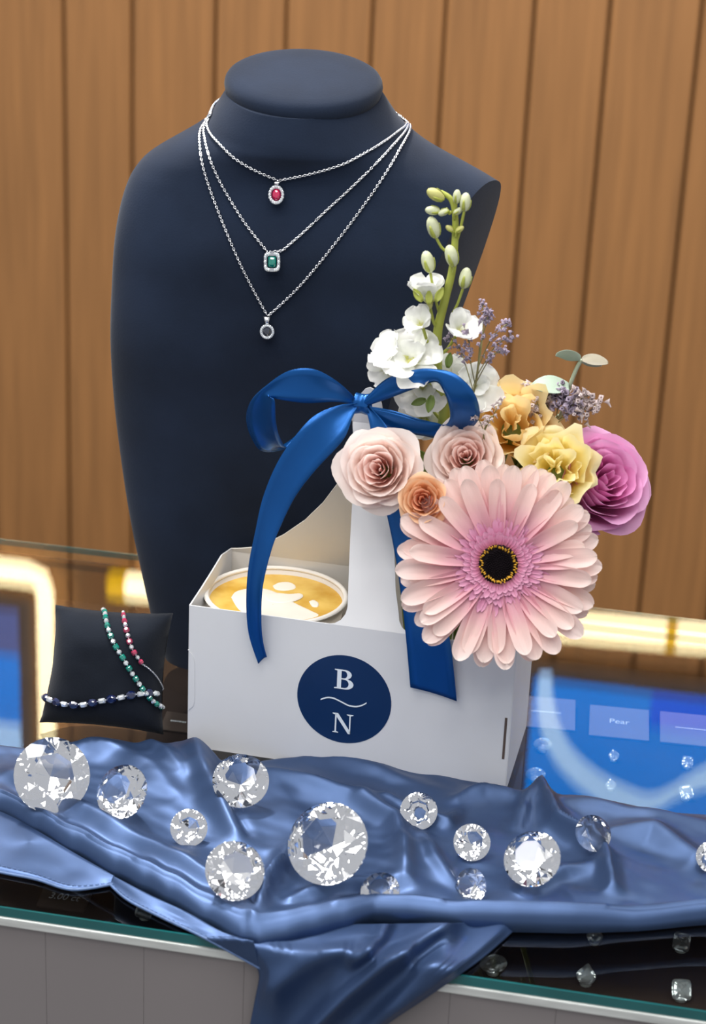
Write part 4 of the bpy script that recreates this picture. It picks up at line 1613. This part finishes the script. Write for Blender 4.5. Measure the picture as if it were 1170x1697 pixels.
# ---- white stock
def stock():
    K = 3.0
    stem_px = [(735, 700), (728, 640), (724, 590), (726, 545), (738, 495), (749, 450), (754, 400), (754, 355), (747, 330), (730, 318)]
    pts = [bp(x, y, K) for x, y in stem_px]
    foot = foot_pt()
    o = thing('stock_stem', 'tall white stock stem with green buds rising beside the bust', 'flower', tuple(foot))
    sp_ = [foot, box_pt(12.5, 4.0, 9.5)] + pts
    n = len(cr(sp_, 6))
    MB().tube(cr(sp_, 6), [.36 - .24 * i / n for i in range(n)], 9).build('stem', M['stem_pale'], o)
    # buds: px, size, direction px
    buds = [(722, 323, 17, (-.7, .35), 'bud_yellow'), (757, 326, 12, (.1, 1), 'bud'), (771, 335, 16, (.1, 1), 'bud'), (717, 349, 13, (-1, .05), 'bud'), (735, 352, 10, (-.6, -.3), 'bud'),
            (759, 350, 9, (.6, .4), 'bud'), (718, 377, 19, (-.3, 1), 'bud'), (748, 424, 19, (-.25, .9), 'bud'), (709, 434, 19, (-.25, 1), 'bud'), (771, 461, 18, (.2, 1), 'bud'), (745, 379, 8, (-.7, .5), 'bud_yellow'), (762, 380, 8, (.7, .5), 'bud_yellow')]
    att = [(735, 320), (755, 350), (757, 400), (742, 345), (748, 350), (754, 362), (742, 418), (750, 455), (728, 520), (750, 520), (753, 385), (755, 390)]
    for (x, y, r, d, mt), at in zip(buds, att):
        c = bp(x, y, K - .35)
        q = cmpx(c)
        ax = (rt * d[0] + up * d[1] - fw * .25).normalized()
        Rm = axis_rot(ax, 0, V((.3, 1, .2)))
        mb = MB()
        mb.ball(c, (r * .58 * q, r * .58 * q, r * q), 10, 8, Rm)
        b = mb.build('bud', M[mt], o)
        # sepals hugging the bud
        for sidx in range(3):
            an = sidx * 2 * PI / 3 + .5
            rows = []
            for i in range(6):
                t = i / 5
                zz = -1 + 1.25 * t
                rr_ = math.sqrt(max(0, 1 - zz * zz)) * .6 + .03
                rows.append([c + Rm @ V((math.cos(an + s * .5 * (1 - t * .8)) * rr_ * r * q, math.sin(an + s * .5 * (1 - t * .8)) * rr_ * r * q, zz * r * q)) for s in (-1, 0, 1)])
            MB().grid(rows).build('sepal', M['stem_pale'], b, solid=.03)
        A_ = bp(at[0], at[1], K)
        B_ = c - ax * r * q * .9
        stem_tube('bud_stalk', [A_, (A_ + B_) / 2 - V((0, 0, .15)), B_], .075, o, M['stem_pale'])
    # blossoms: px, radius, facing (px dir), openness
    rnd = random.Random(21)
    wide = lambda t: (.22 + .95 * math.sin(PI * min(1, t * .72)) ** 1.1) * (1 if t < .8 else math.sqrt(max(0, 1 - ((t - .8) / .21) ** 2)))
    pet = [uv_mesh('white_petal', petal_rows(1.0, .95, wide, lift=.12 + .06 * v, cup=.14, tipdrop=.16, wave=.13, seed=v * 2.3 + .4, notch=.25, nl=9, nw=8), M['white_petal']) for v in range(5)]
    blossoms = [(711, 492, 52, (-.1, .90, .35), .85, K - .5, 5), (697, 536, 38, (-.3, .4, .8), .55, K - .9, 4), (678, 594, 62, (-.15, .45, .85), .30, K - 1.2, 5), (645, 582, 40, (-.7, .35, .6), .45, K - .6, 4), (640, 612, 38, (-.6, -.2, .7), .4, K + .2, 4),
                (762, 545, 42, (.25, .45, .8), .55, K - .7, 4), (790, 640, 50, (.35, .1, .9), .3, K + .5, 5), (700, 642, 50, (0, -.1, 1), .25, K - .2, 5), (745, 625, 44, (.1, .3, .9), .35, K + .2, 5), (700, 690, 44, (-.1, -.1, 1), .3, K + .9, 5), (745, 680, 40, (.2, -.1, 1), .3, K + 1.3, 5), (800, 665, 40, (.4, -.3, .8), .3, K + 1.5, 4)]
    for (x, y, r, d, op, k_, n_) in blossoms:
        c = bp(x, y, k_)
        q = r * cmpx(c)
        ax = (rt * d[0] + up * d[1] - fw * d[2]).normalized()
        Rm = axis_rot(ax, rnd.uniform(0, 1.5))
        mb = MB()
        base = c - ax * q * .25
        mb.ball(base, (.10 * q, .10 * q, .16 * q), 8, 5, Rm)
        bl_ = mb.build('blossom_heart', M['bud_yellow'], o)
        Mb = Matrix.Translation(base * S) @ Rm.to_4x4()
        loc = MW[bl_].inverted() @ Mb
        for ring_, (nn_, sc_, lift) in enumerate(((n_, 1.0, op),) if r < 45 else ((n_, 1.0, op), (3, .62, op + .5))):
            for i in range(nn_):
                a = 2 * PI * i / nn_ + ring_ * .6 + rnd.uniform(-.2, .2)
                inst('petal', pet[rnd.randrange(5)], bl_, loc @ Matrix.Rotation(a, 4, 'Z') @ Matrix.Rotation(lift + rnd.uniform(-.12, .12), 4, 'X') @ Matrix.Scale(q * sc_ * rnd.uniform(.9, 1.08), 4))
        sy = min(max(y + 45, 470), 700)
        ii = min(range(len(stem_px)), key=lambda i: abs(stem_px[i][1] - sy))
        A_ = pts[ii]
        stem_tube('flower_stalk', [A_, (A_ + base) / 2 - V((0, 0, .3)), base - ax * .1 * q], .09, o, M['stem_pale'])
    # green sepals under the highest blossom
    lw = lambda t: math.sin(PI * min(1, .08 + t * .92)) ** .8
    for (x, y, d, L) in ((700, 500, (-.55, .8, .5), 26), (722, 500, (.45, .85, .5), 26), (711, 505, (0, 1, .6), 24), (716, 655, (-.2, -.9, .7), 30), (706, 662, (-.9, -.3, .6), 26), (742, 610, (.1, .6, .8), 26)):
        c = bp(x, y, K - 1.3)
        q = L * cmpx(c)
        yv = (rt * d[0] + up * d[1]).normalized()
        zv = (to_cam(c) - yv * to_cam(c).dot(yv)).normalized()
        R3 = Matrix((yv.cross(zv), yv, zv)).transposed()
        rows = [[c + R3 @ p for p in r] for r in petal_rows(q, q * .5, lw, lift=.08, cup=.2)]
        MB().grid(rows).build('leaf', M['leaf'] if y > 600 else M['stem_pale'], o, solid=.03)


stock()


# ---- statice / limonium sprigs
def sprig(label, stem_px, branches, k_, mats, fl_r, dens, seed, group='statice sprigs', spread=7):
    rnd = random.Random(seed)
    pts = [bp(x, y, k_) for x, y in stem_px]
    foot = foot_pt()
    o = thing('statice_sprig', label, 'flower', tuple(foot), group=group)
    allp = [foot, box_pt((pts[0] - BO).dot(bu) * .6 + 5.5, 4.4, 9.8)] + pts
    MB().tube(cr(allp, 5), .06, 6).build('stem', M['sprig'], o)
    for bi, br in enumerate(branches):
        bpts = cr([bp(x, y, k_ + rnd.uniform(-.6, .6)) for x, y in br], 5)
        b = MB().tube(bpts, .032, 5).build('branch', M['sprig'], o)
        mb = MB()
        L = len(bpts)
        for i in range(dens):
            t = rnd.uniform(.35, 1.0)
            p = bpts[min(L - 1, int(t * L))]
            q = cmpx(p)
            off = V((rnd.gauss(0, 1), rnd.gauss(0, 1), rnd.gauss(0, 1))) * spread * q * .6
            ax = V((rnd.uniform(-1, 1), rnd.uniform(-1, .3), rnd.uniform(.1, 1.4))).normalized()
            Rm = axis_rot(ax)
            r = fl_r * rnd.uniform(.7, 1.25)
            c = p + off
            # little funnel-shaped floret
            rows = [[c + Rm @ V((math.cos(a) * w * r * (1 + .35 * (kk % 2)), math.sin(a) * w * r * (1 + .35 * (kk % 2)), h * r)) for kk, a in enumerate([2 * PI * z / 8 for z in range(8)])] for w, h in ((.10, -1.6), (.28, -.3), (.75, .55), (.3, .35))]
            mb.grid(rows, True)
        tag(mb.build('florets', mats[bi % len(mats)], b), kind='stuff')
    return o


sprig('airy lavender statice sprig beside the white stock blossoms', [(772, 690), (785, 650), (792, 610), (796, 570)],
      [[(790, 625), (798, 575), (801, 530), (800, 500)], [(792, 610), (812, 565), (830, 545), (842, 536)], [(792, 620), (820, 575), (848, 556)], [(790, 632), (815, 590), (838, 580)], [(785, 650), (770, 600), (760, 575), (742, 556)], [(788, 640), (780, 600), (778, 570), (770, 545)], [(796, 570), (806, 535), (812, 515)]],
      2.0, [M['lav']], .115, 30, 31)
sprig('dense pale pink statice cluster under the eucalyptus leaves', [(905, 735), (920, 700), (925, 690)],
      [[(920, 700), (895, 675), (882, 648), (874, 638)], [(922, 698), (905, 668), (900, 655)], [(922, 698), (925, 665), (928, 650)], [(925, 695), (950, 672), (965, 660), (975, 655)], [(925, 695), (960, 680), (990, 672)], [(925, 700), (945, 682), (950, 665)], [(915, 705), (890, 690), (884, 672)]],
      4.6, [M['lav_pale'], M['lav_pale'], M['lav']], .17, 46, 37, spread=13)
sprig('small brownish statice tip in front of the apricot bloom', [(800, 740), (802, 715), (815, 690)],
      [[(802, 715), (795, 698), (788, 688)], [(804, 712), (808, 700), (806, 690)], [(815, 695), (822, 680), (828, 668)]],
      1.6, [M['lav_pale']], .11, 12, 41)


# ---- eucalyptus
def euca():
    k_ = 5.4
    px = [(910, 720), (928, 690), (938, 660), (944, 640), (955, 612), (964, 596)]
    pts = [bp(x, y, k_) for x, y in px]
    foot = foot_pt()
    o = thing('eucalyptus_sprig', 'grey-green eucalyptus sprig with round leaves, top right of the bouquet', 'foliage', tuple(foot))
    MB().tube(cr([foot, box_pt(16.2, 4.8, 9.8)] + pts, 6), [.16] * 31 + [.13] * 30, 8).build('stem', M['euca_stem'], o) if False else MB().tube(cr([foot, box_pt(16.2, 4.8, 9.8)] + pts, 6), .12, 8).build('stem', M['euca_stem'], o)
    rnd_ = lambda t: math.sin(PI * min(1, .06 + t * .94)) ** .55
    for (x, y, d, L, W, face, mt, kk) in (
            (944, 644, (-1, .05), 64, 46, (.0, .70, .70), 'euca', k_ - .4), (962, 597, (-1, .18), 42, 40, (.0, .93, -.36), 'euca', k_ - .2),
            (964, 598, (1, -.12), 44, 40, (0, .80, .55), 'euca_tan', k_ - .3), (962, 598, (.55, -.15), 36, 36, (0, .90, -.4), 'euca', k_ + .5)):
        c = bp(x, y, kk)
        q = cmpx(c)
        yv = (rt * d[0] + up * d[1]).normalized()
        zv = (rt * face[0] + up * face[1] - fw * face[2])
        zv = (zv - yv * zv.dot(yv)).normalized()
        R3 = Matrix((yv.cross(zv), yv, zv)).transposed()
        rows = [[c + R3 @ p for p in r] for r in petal_rows(L * q, W * q, rnd_, lift=.10, cup=.10, tipdrop=.1, wave=.05, seed=x)]
        MB().grid(rows).build('leaf', M[mt], o, solid=.035, subsurf=1)


euca()

# small dark leaves tucked between the roses
lw = lambda t: math.sin(PI * min(1, .05 + t * .95)) ** .9
for (x, y, d, L, W, kk, lb) in ((712, 800, (-.35, .9), 60, 40, 2.0, 'dark green leaf between the two pale pink roses'), (858, 775, (.3, .9), 70, 45, 4.4, 'dark leaf between the apricot and yellow blooms')):
    c = bp(x, y, kk)
    q = cmpx(c)
    yv = (rt * d[0] + up * d[1]).normalized()
    zv = to_cam(c)
    zv = (zv - yv * zv.dot(yv)).normalized()
    R3 = Matrix((yv.cross(zv), yv, zv)).transposed()
    rows = [[c + R3 @ p for p in r] for r in petal_rows(L * q, W * q, lw, lift=.1, cup=.15, wave=.05, seed=x)]
    foot = foot_pt()
    lf = thing('foliage_leaf', lb, 'leaf', tuple(foot), group='leaves in the bouquet')
    MB().grid(rows).build('blade', M['leaf'], lf, solid=.03)
    stem_tube('stem', [c, c - yv * 1.5 + bv * .5, foot], .07, lf, M['stem'])

# ------------------------------------------------------------------ satin cloth
back_px = [(-90, 1236), (-40, 1238), (0, 1241), (60, 1246), (120, 1238), (170, 1234), (230, 1240), (290, 1240), (330, 1252), (365, 1264), (410, 1268), (470, 1262), (560, 1256), (620, 1260), (690, 1280), (780, 1301), (850, 1316), (890, 1322), (950, 1330), (1050, 1344), (1170, 1357), (1280, 1372), (1450, 1396)]
front_px = [(-90, 1310), (-40, 1330), (0, 1350), (60, 1382), (120, 1418), (190, 1458), (240, 1482), (280, 1502), (340, 1534), (400, 1566), (430, 1572), (470, 1566), (520, 1556), (570, 1545), (620, 1530), (680, 1532), (760, 1542), (850, 1546), (950, 1548), (1050, 1545), (1170, 1534), (1280, 1530), (1450, 1545)]
G2 = lambda x, y: ground(x, y).to_2d()


def ridge(px, h, w, sharp=1.6):
    return ([G2(x, y) for x, y in px], h, w, sharp)


RID = [
    ridge([(320, 1245), (332, 1290), (360, 1345), (392, 1395)], .75, .9),
    ridge([(368, 1268), (362, 1310), (385, 1360), (412, 1400)], -.35, .35),
    ridge([(20, 1300), (150, 1372), (260, 1430), (360, 1490), (410, 1530)], .55, 1.0),
    ridge([(150, 1245), (200, 1260), (250, 1290), (300, 1340)], .35, .9),
    ridge([(240, 1240), (270, 1262), (300, 1300)], .4, .6),
    ridge([(430, 1290), (500, 1310), (560, 1330), (640, 1345)], .45, .7),
    ridge([(600, 1345), (655, 1375), (668, 1420), (672, 1470)], .55, .6),
    ridge([(640, 1345), (690, 1365), (740, 1380), (760, 1360)], .4, .45),
    ridge([(893, 1322), (905, 1352), (920, 1385), (965, 1410), (1000, 1440), (1012, 1490)], .85, .55, 1.3),
    ridge([(850, 1335), (800, 1330), (760, 1340)], .5, .6),
    ridge([(893, 1322), (870, 1350), (855, 1385)], .4, .5),
    ridge([(870, 1490), (930, 1460), (980, 1452)], .35, .6),
    ridge([(1020, 1395), (1080, 1400), (1150, 1440), (1200, 1450)], .55, .9),
    ridge([(950, 1340), (1040, 1365), (1170, 1385)], .45, .9),
    ridge([(440, 1500), (470, 1450), (480, 1420)], .5, .6),
    ridge([(415, 1560), (432, 1520), (440, 1490), (470, 1460)], .6, .35, 1.3),
    ridge([(425, 1545), (418, 1500), (430, 1470)], -.3, .22),
    ridge([(480, 1515), (540, 1492), (600, 1478), (640, 1470)], .5, .5),
    ridge([(560, 1270), (630, 1290), (700, 1320)], .3, .8),
    ridge([(700, 1400), (720, 1440), (760, 1480)], .35, .5),
]
HOL = {632: G2(632, 1492), 780: G2(780, 1484)}
NUc, NTc = 300, 96
x0c, x1c = -80, 1420
rows = []
for i in range(NTc + 1):
    t = i / NTc
    row = []
    for j in range(NUc + 1):
        x = x0c + (x1c - x0c) * j / NUc
        a, b = ground(x, lerp_poly(back_px, x)), ground(x, lerp_poly(front_px, x))
        p = a.lerp(b, t)
        D_ = (b - a).length
        df, db = (1 - t) * D_, t * D_
        q = p.to_2d()
        z = .42
        for pl, h, w, sh in RID:
            d, s_ = poly_dist(q, pl)
            if d < 3 * w:
                z += 1.6 * h * math.exp(-(d / w) ** sh) * (math.sin(PI * min(1, .12 + s_ * .8)) ** .5)
        z += .34 * noise.noise(V((q.x * .22, q.y * .35, 3.1))) + .09 * noise.noise(V((q.x * .7 + q.y * .5, q.y * .9, 8.2)))
        # rolled front fold
        rgt = max(0, min(1, (x - 480) / 140))
        Hr = 1.05 + .45 * noise.noise(V((q.x * .13, 7.7, 2.0))) - .05 * rgt
        wr = 1.05 - .25 * rgt + .25 * noise.noise(V((q.x * .15, 1.3, 5.0)))
        # hollows behind the fold where two crystals sit
        for hxp, hyp in ((632, 1492), (780, 1484)):
            dh = (q - HOL[hxp]).length
            z -= .5 * math.exp(-(dh / 1.3) ** 2)
        if df < wr:
            zr = Hr * max(0, 1 - ((wr - df) / wr) ** 2.4) ** .62
            z = zr + (z - .42) * (df / wr) * .4
        else:
            zr = Hr * math.exp(-((df - wr) / (.55 if x > 600 else .9)) ** 2)
            z = max(z, 0) * (1 - zr / Hr * .7) + zr
        # turned-under back edge
        z *= min(1, math.sqrt(max(0, db) / .45)) if db < .45 else 1
        row.append(V((p.x, p.y, max(z, .06) + (0 if df > .02 else 0))))
    rows.append(row)
cm = MB().grid(rows)
CLV, CLF = list(cm.v), list(cm.f)
CLOTH = BVHTree.FromPolygons(CLV, CLF)
cloth = thing('satin_cloth', 'dusty blue satin cloth draped over the counter under the crystals', 'cloth', tuple(cpt(8, -10, 0)))
cm.build('draped_sheet', M['satin'], cloth, solid=.05, offset=-1)


def cl_pt(x, y, lift):
    """point of the under-layer: on the glass, or hanging before the counter front"""
    g = ground(x, y, lift)
    off = (g - BO).dot(cv)
    if off > CFRONT - .25:
        return g
    o_ = cpt(0, CFRONT - .35 - lift, 0)
    return vplane(x, y, o_, cv)


# left under-layer with hem, in two pieces
def layer(name, top, bot, lift0, lift1, nx=60, ny=10, seed=0, hem=True):
    T, B_ = cr([V((*p, 0)) for p in top], nx // (len(top) - 1)), cr([V((*p, 0)) for p in bot], nx // (len(bot) - 1))
    n = min(len(T), len(B_))
    T = [T[int(i * (len(T) - 1) / (n - 1))] for i in range(n)]
    B_ = [B_[int(i * (len(B_) - 1) / (n - 1))] for i in range(n)]
    rows = []
    for i in range(ny + 1):
        t = i / ny
        row = []
        for a, b in zip(T, B_):
            p = a.lerp(b, t)
            l = lift0 + (lift1 - lift0) * t + .10 * noise.noise(V((p.x * .02, p.y * .03, seed))) * (1 - abs(2 * t - 1))
            row.append(cl_pt(p.x, p.y, max(.05, l)))
        rows.append(row)
    o = MB().grid(rows).build(name, M['satin'], cloth, solid=.05)
    if hem:
        MB().tube([p + V((0, 0, .03)) for p in rows[-1]], .075, 6).build('hem', M['satin_hem'], o)
        st = MB()
        rs = resample([p + V((0, 0, .07)) for p in rows[-2]], .3)
        for a, b in zip(rs, rs[1:]):
            st.tube([a, a.lerp(b, .6)], .02, 5)
        st.build('stitching', M['satin_hem'], o)
    return o


layer('under_layer', [(-80, 1322), (0, 1345), (60, 1376), (120, 1412), (190, 1452)], [(-80, 1428), (0, 1446), (60, 1458), (120, 1475), (188, 1466)], .35, .12, seed=1.0)
layer('under_layer', [(188, 1452), (250, 1484), (310, 1512), (370, 1545), (420, 1560)], [(182, 1466), (212, 1492), (270, 1522), (335, 1553), (432, 1606)], .4, .12, seed=2.0)

# hanging tail
Lb = cr([V((x, y, 0)) for x, y in [(380, 1535), (392, 1560), (412, 1586), (430, 1612), (424, 1650), (414, 1700), (404, 1760), (396, 1830)]], 10)
Rb = cr([V((x, y, 0)) for x, y in [(866, 1528), (846, 1548), (800, 1588), (752, 1622), (700, 1658), (640, 1698), (590, 1740), (540, 1800)]], 10)
TR = [([V((745, 1525, 0)), V((700, 1555, 0)), (V((640, 1597, 0))), V((575, 1650, 0)), V((505, 1720, 0)), V((470, 1800, 0))], 1.5, 17),
      ([V((640, 1530, 0)), V((632, 1552, 0)), V((605, 1580, 0)), V((590, 1590, 0))], 1.0, 12),
      ([V((600, 1555, 0)), V((560, 1572, 0)), V((500, 1600, 0)), V((450, 1640, 0))], .8, 22),
      ([V((745, 1550, 0)), V((740, 1575, 0)), V((690, 1625, 0)), V((600, 1720, 0))], .7, 20),
      ([V((830, 1545, 0)), V((790, 1575, 0)), V((735, 1615, 0)), V((650, 1680, 0))], .6, 20),
      ([V((450, 1590, 0)), V((450, 1650, 0)), V((440, 1760, 0))], .4, 26),
      ([V((560, 1620, 0)), V((530, 1680, 0)), V((490, 1760, 0))], .4, 22)]
rows = []
NX = 110
for a, b in zip(Lb, Rb):
    row = []
    for j in range(NX + 1):
        s = j / NX
        p = a.lerp(b, s)
        lift = .14
        for pl, h, w in TR:
            d, _ = poly_dist(p, pl)
            if d < 3.2 * w:
                lift += h * math.exp(-(d / w) ** 1.7)
        lift += .08 * noise.noise(V((p.x * .02, p.y * .02, 4)))
        e = min(s, 1 - s)
        lift *= min(1, .25 + e * 14)
        row.append(cl_pt(p.x, p.y, max(.08, lift * .8)))
    rows.append(row)
# smooth the bend over the counter edge
for _ in range(6):
    for i in range(1, len(rows) - 1):
        rows[i] = [(rows[i - 1][j] + rows[i][j] * 2 + rows[i + 1][j]) / 4 for j in range(NX + 1)]
for r_ in rows:
    for p in r_:
        w_ = (p - BO).dot(cv)
        if w_ > CFRONT - .2 and p.z < .06:
            p.z = .06
MB().grid(rows).build('hanging_tail', M['satin'], cloth, solid=.05)


# ------------------------------------------------------------------ crystals on the cloth
def brilliant():
    """round brilliant: 8-fold table, star, kite and girdle facets, pavilion mains"""
    v, f = [], []
    R_t, R_s, R_g = .56, .78, 1.0
    zt, zs, zg0, zg1, zp = .34, .215, .03, -.03, -.86
    for i in range(8):
        a = 2 * PI * i / 8
        v.append(V((R_t * math.cos(a), R_t * math.sin(a), zt)))            # 0-7 table
    for i in range(8):
        a = 2 * PI * (i + .5) / 8
        v.append(V((R_s * math.cos(a), R_s * math.sin(a), zs)))            # 8-15 star/kite
    for i in range(32):
        a = 2 * PI * i / 32
        v.append(V((R_g * math.cos(a), R_g * math.sin(a), zg0)))           # 16-47
    for i in range(32):
        a = 2 * PI * i / 32
        v.append(V((R_g * math.cos(a), R_g * math.sin(a), zg1)))           # 48-79
    for i in range(8):
        a = 2 * PI * i / 8
        v.append(V((.50 * math.cos(a), .50 * math.sin(a), -.46)))          # 80-87 lower half joints
    v.append(V((0, 0, zp)))                                                # 88 culet
    f.append(tuple(range(8)))
    for i in range(8):
        i2 = (i + 1) % 8
        f.append((i, 8 + i, i2))
        # kite pieces below table corner i2 between star points i and i2
        g = lambda n_: 16 + (n_ % 32)
        f.append((i2, 8 + i, g(4 * i2), 8 + i2))
        f.append((8 + i, g(4 * i + 2), g(4 * i + 3), g(4 * i + 4)))
        f.append((8 + i, g(4 * i), g(4 * i + 1), g(4 * i + 2)))
    for i in range(32):
        i2 = (i + 1) % 32
        f.append((16 + i, 48 + i, 48 + i2, 16 + i2))
    h = lambda n_: 48 + (n_ % 32)
    for i in range(8):
        i2 = (i + 1) % 8
        f.append((h(4 * i), 80 + i, h(4 * i + 2), h(4 * i + 1)))
        f.append((h(4 * i + 2), 80 + i2, h(4 * i + 4), h(4 * i + 3)))
        f.append((h(4 * i + 2), 80 + i, 88, 80 + i2))
    return v, f


bv_, bf_ = brilliant()
bmq = bmesh.new()
qs = [bmq.verts.new(p) for p in bv_]
for f in bf_:
    bmq.faces.new([qs[i] for i in f])
bmesh.ops.triangulate(bmq, faces=[f for f in bmq.faces if len(f.verts) == 4])
bmesh.ops.recalc_face_normals(bmq, faces=bmq.faces[:])
bmq.verts.index_update()
cme = new_mesh('crystal', [v.co.copy() for v in bmq.verts], [tuple(v.index for v in f.verts) for f in bmq.faces], M['crystal'], smooth=False)
bmq.free()
crystals = [  # px, py, radius px, tilt direction (right, up) of the table, label
    (86, 1285, 63, (.10, .10), 'very large clear crystal at the far left below the cushion'),
    (202, 1312, 46, (-.52, .30), 'tilted clear crystal just right of the largest left crystal'),
    (399, 1294, 47, (.0, .42), 'clear crystal at the back cloth edge in front of the carrier'),
    (313, 1372, 31, (.05, .08), 'small clear crystal between the left pair and the cloth middle'),
    (389, 1443, 50, (.22, .25), 'clear crystal on the left slope of the front fold'),
    (543, 1398, 69, (-.32, .22), 'largest clear crystal at the centre of the cloth'),
    (694, 1344, 31, (.0, .06), 'small round clear crystal below the right part of the carrier'),
    (782, 1396, 31, (.15, .18), 'small clear crystal left of the big right crystal'),
    (882, 1423, 48, (-.25, .42), 'big clear crystal on the right half of the cloth'),
    (983, 1381, 31, (.38, .25), 'small tilted clear crystal at the right of the cloth'),
    (630, 1477, 33, (-.2, .45), 'clear crystal half sunk behind the front fold near the middle'),
    (780, 1468, 29, (-.55, .05), 'clear crystal half sunk behind the front fold, right of the middle'),
    (1180, 1421, 27, (.2, .3), 'clear crystal cut off by the right edge of the photo'),
]
rq = random.Random(5)
for (x, y, r, td, lb) in crystals:
    hx = x
    l, n = hit_on(CLOTH, hx, y + r * .90)
    if l is None:
        l = ground(hx, y + r * .90, .4)
    if 'half sunk' in lb:
        l = ground(x, y + r * .72, .1)
    # centre on the pixel ray, above the contact point
    dd = ray(x, y)
    c = CAM + dd * ((l - CAM).dot(fw) / dd.dot(fw))
    R_ = r * cmpx(c)
    ax = (to_cam(c) + rt * td[0] + up * td[1]).normalized()
    Mx = Matrix.Translation(c * S) @ axis_rot(ax, rq.uniform(0, .8)).to_4x4() @ Matrix.Scale(R_, 4)
    o = inst('crystal', cme, None, Mx)
    tag(o, lb, 'crystal', 'crystals on the cloth')
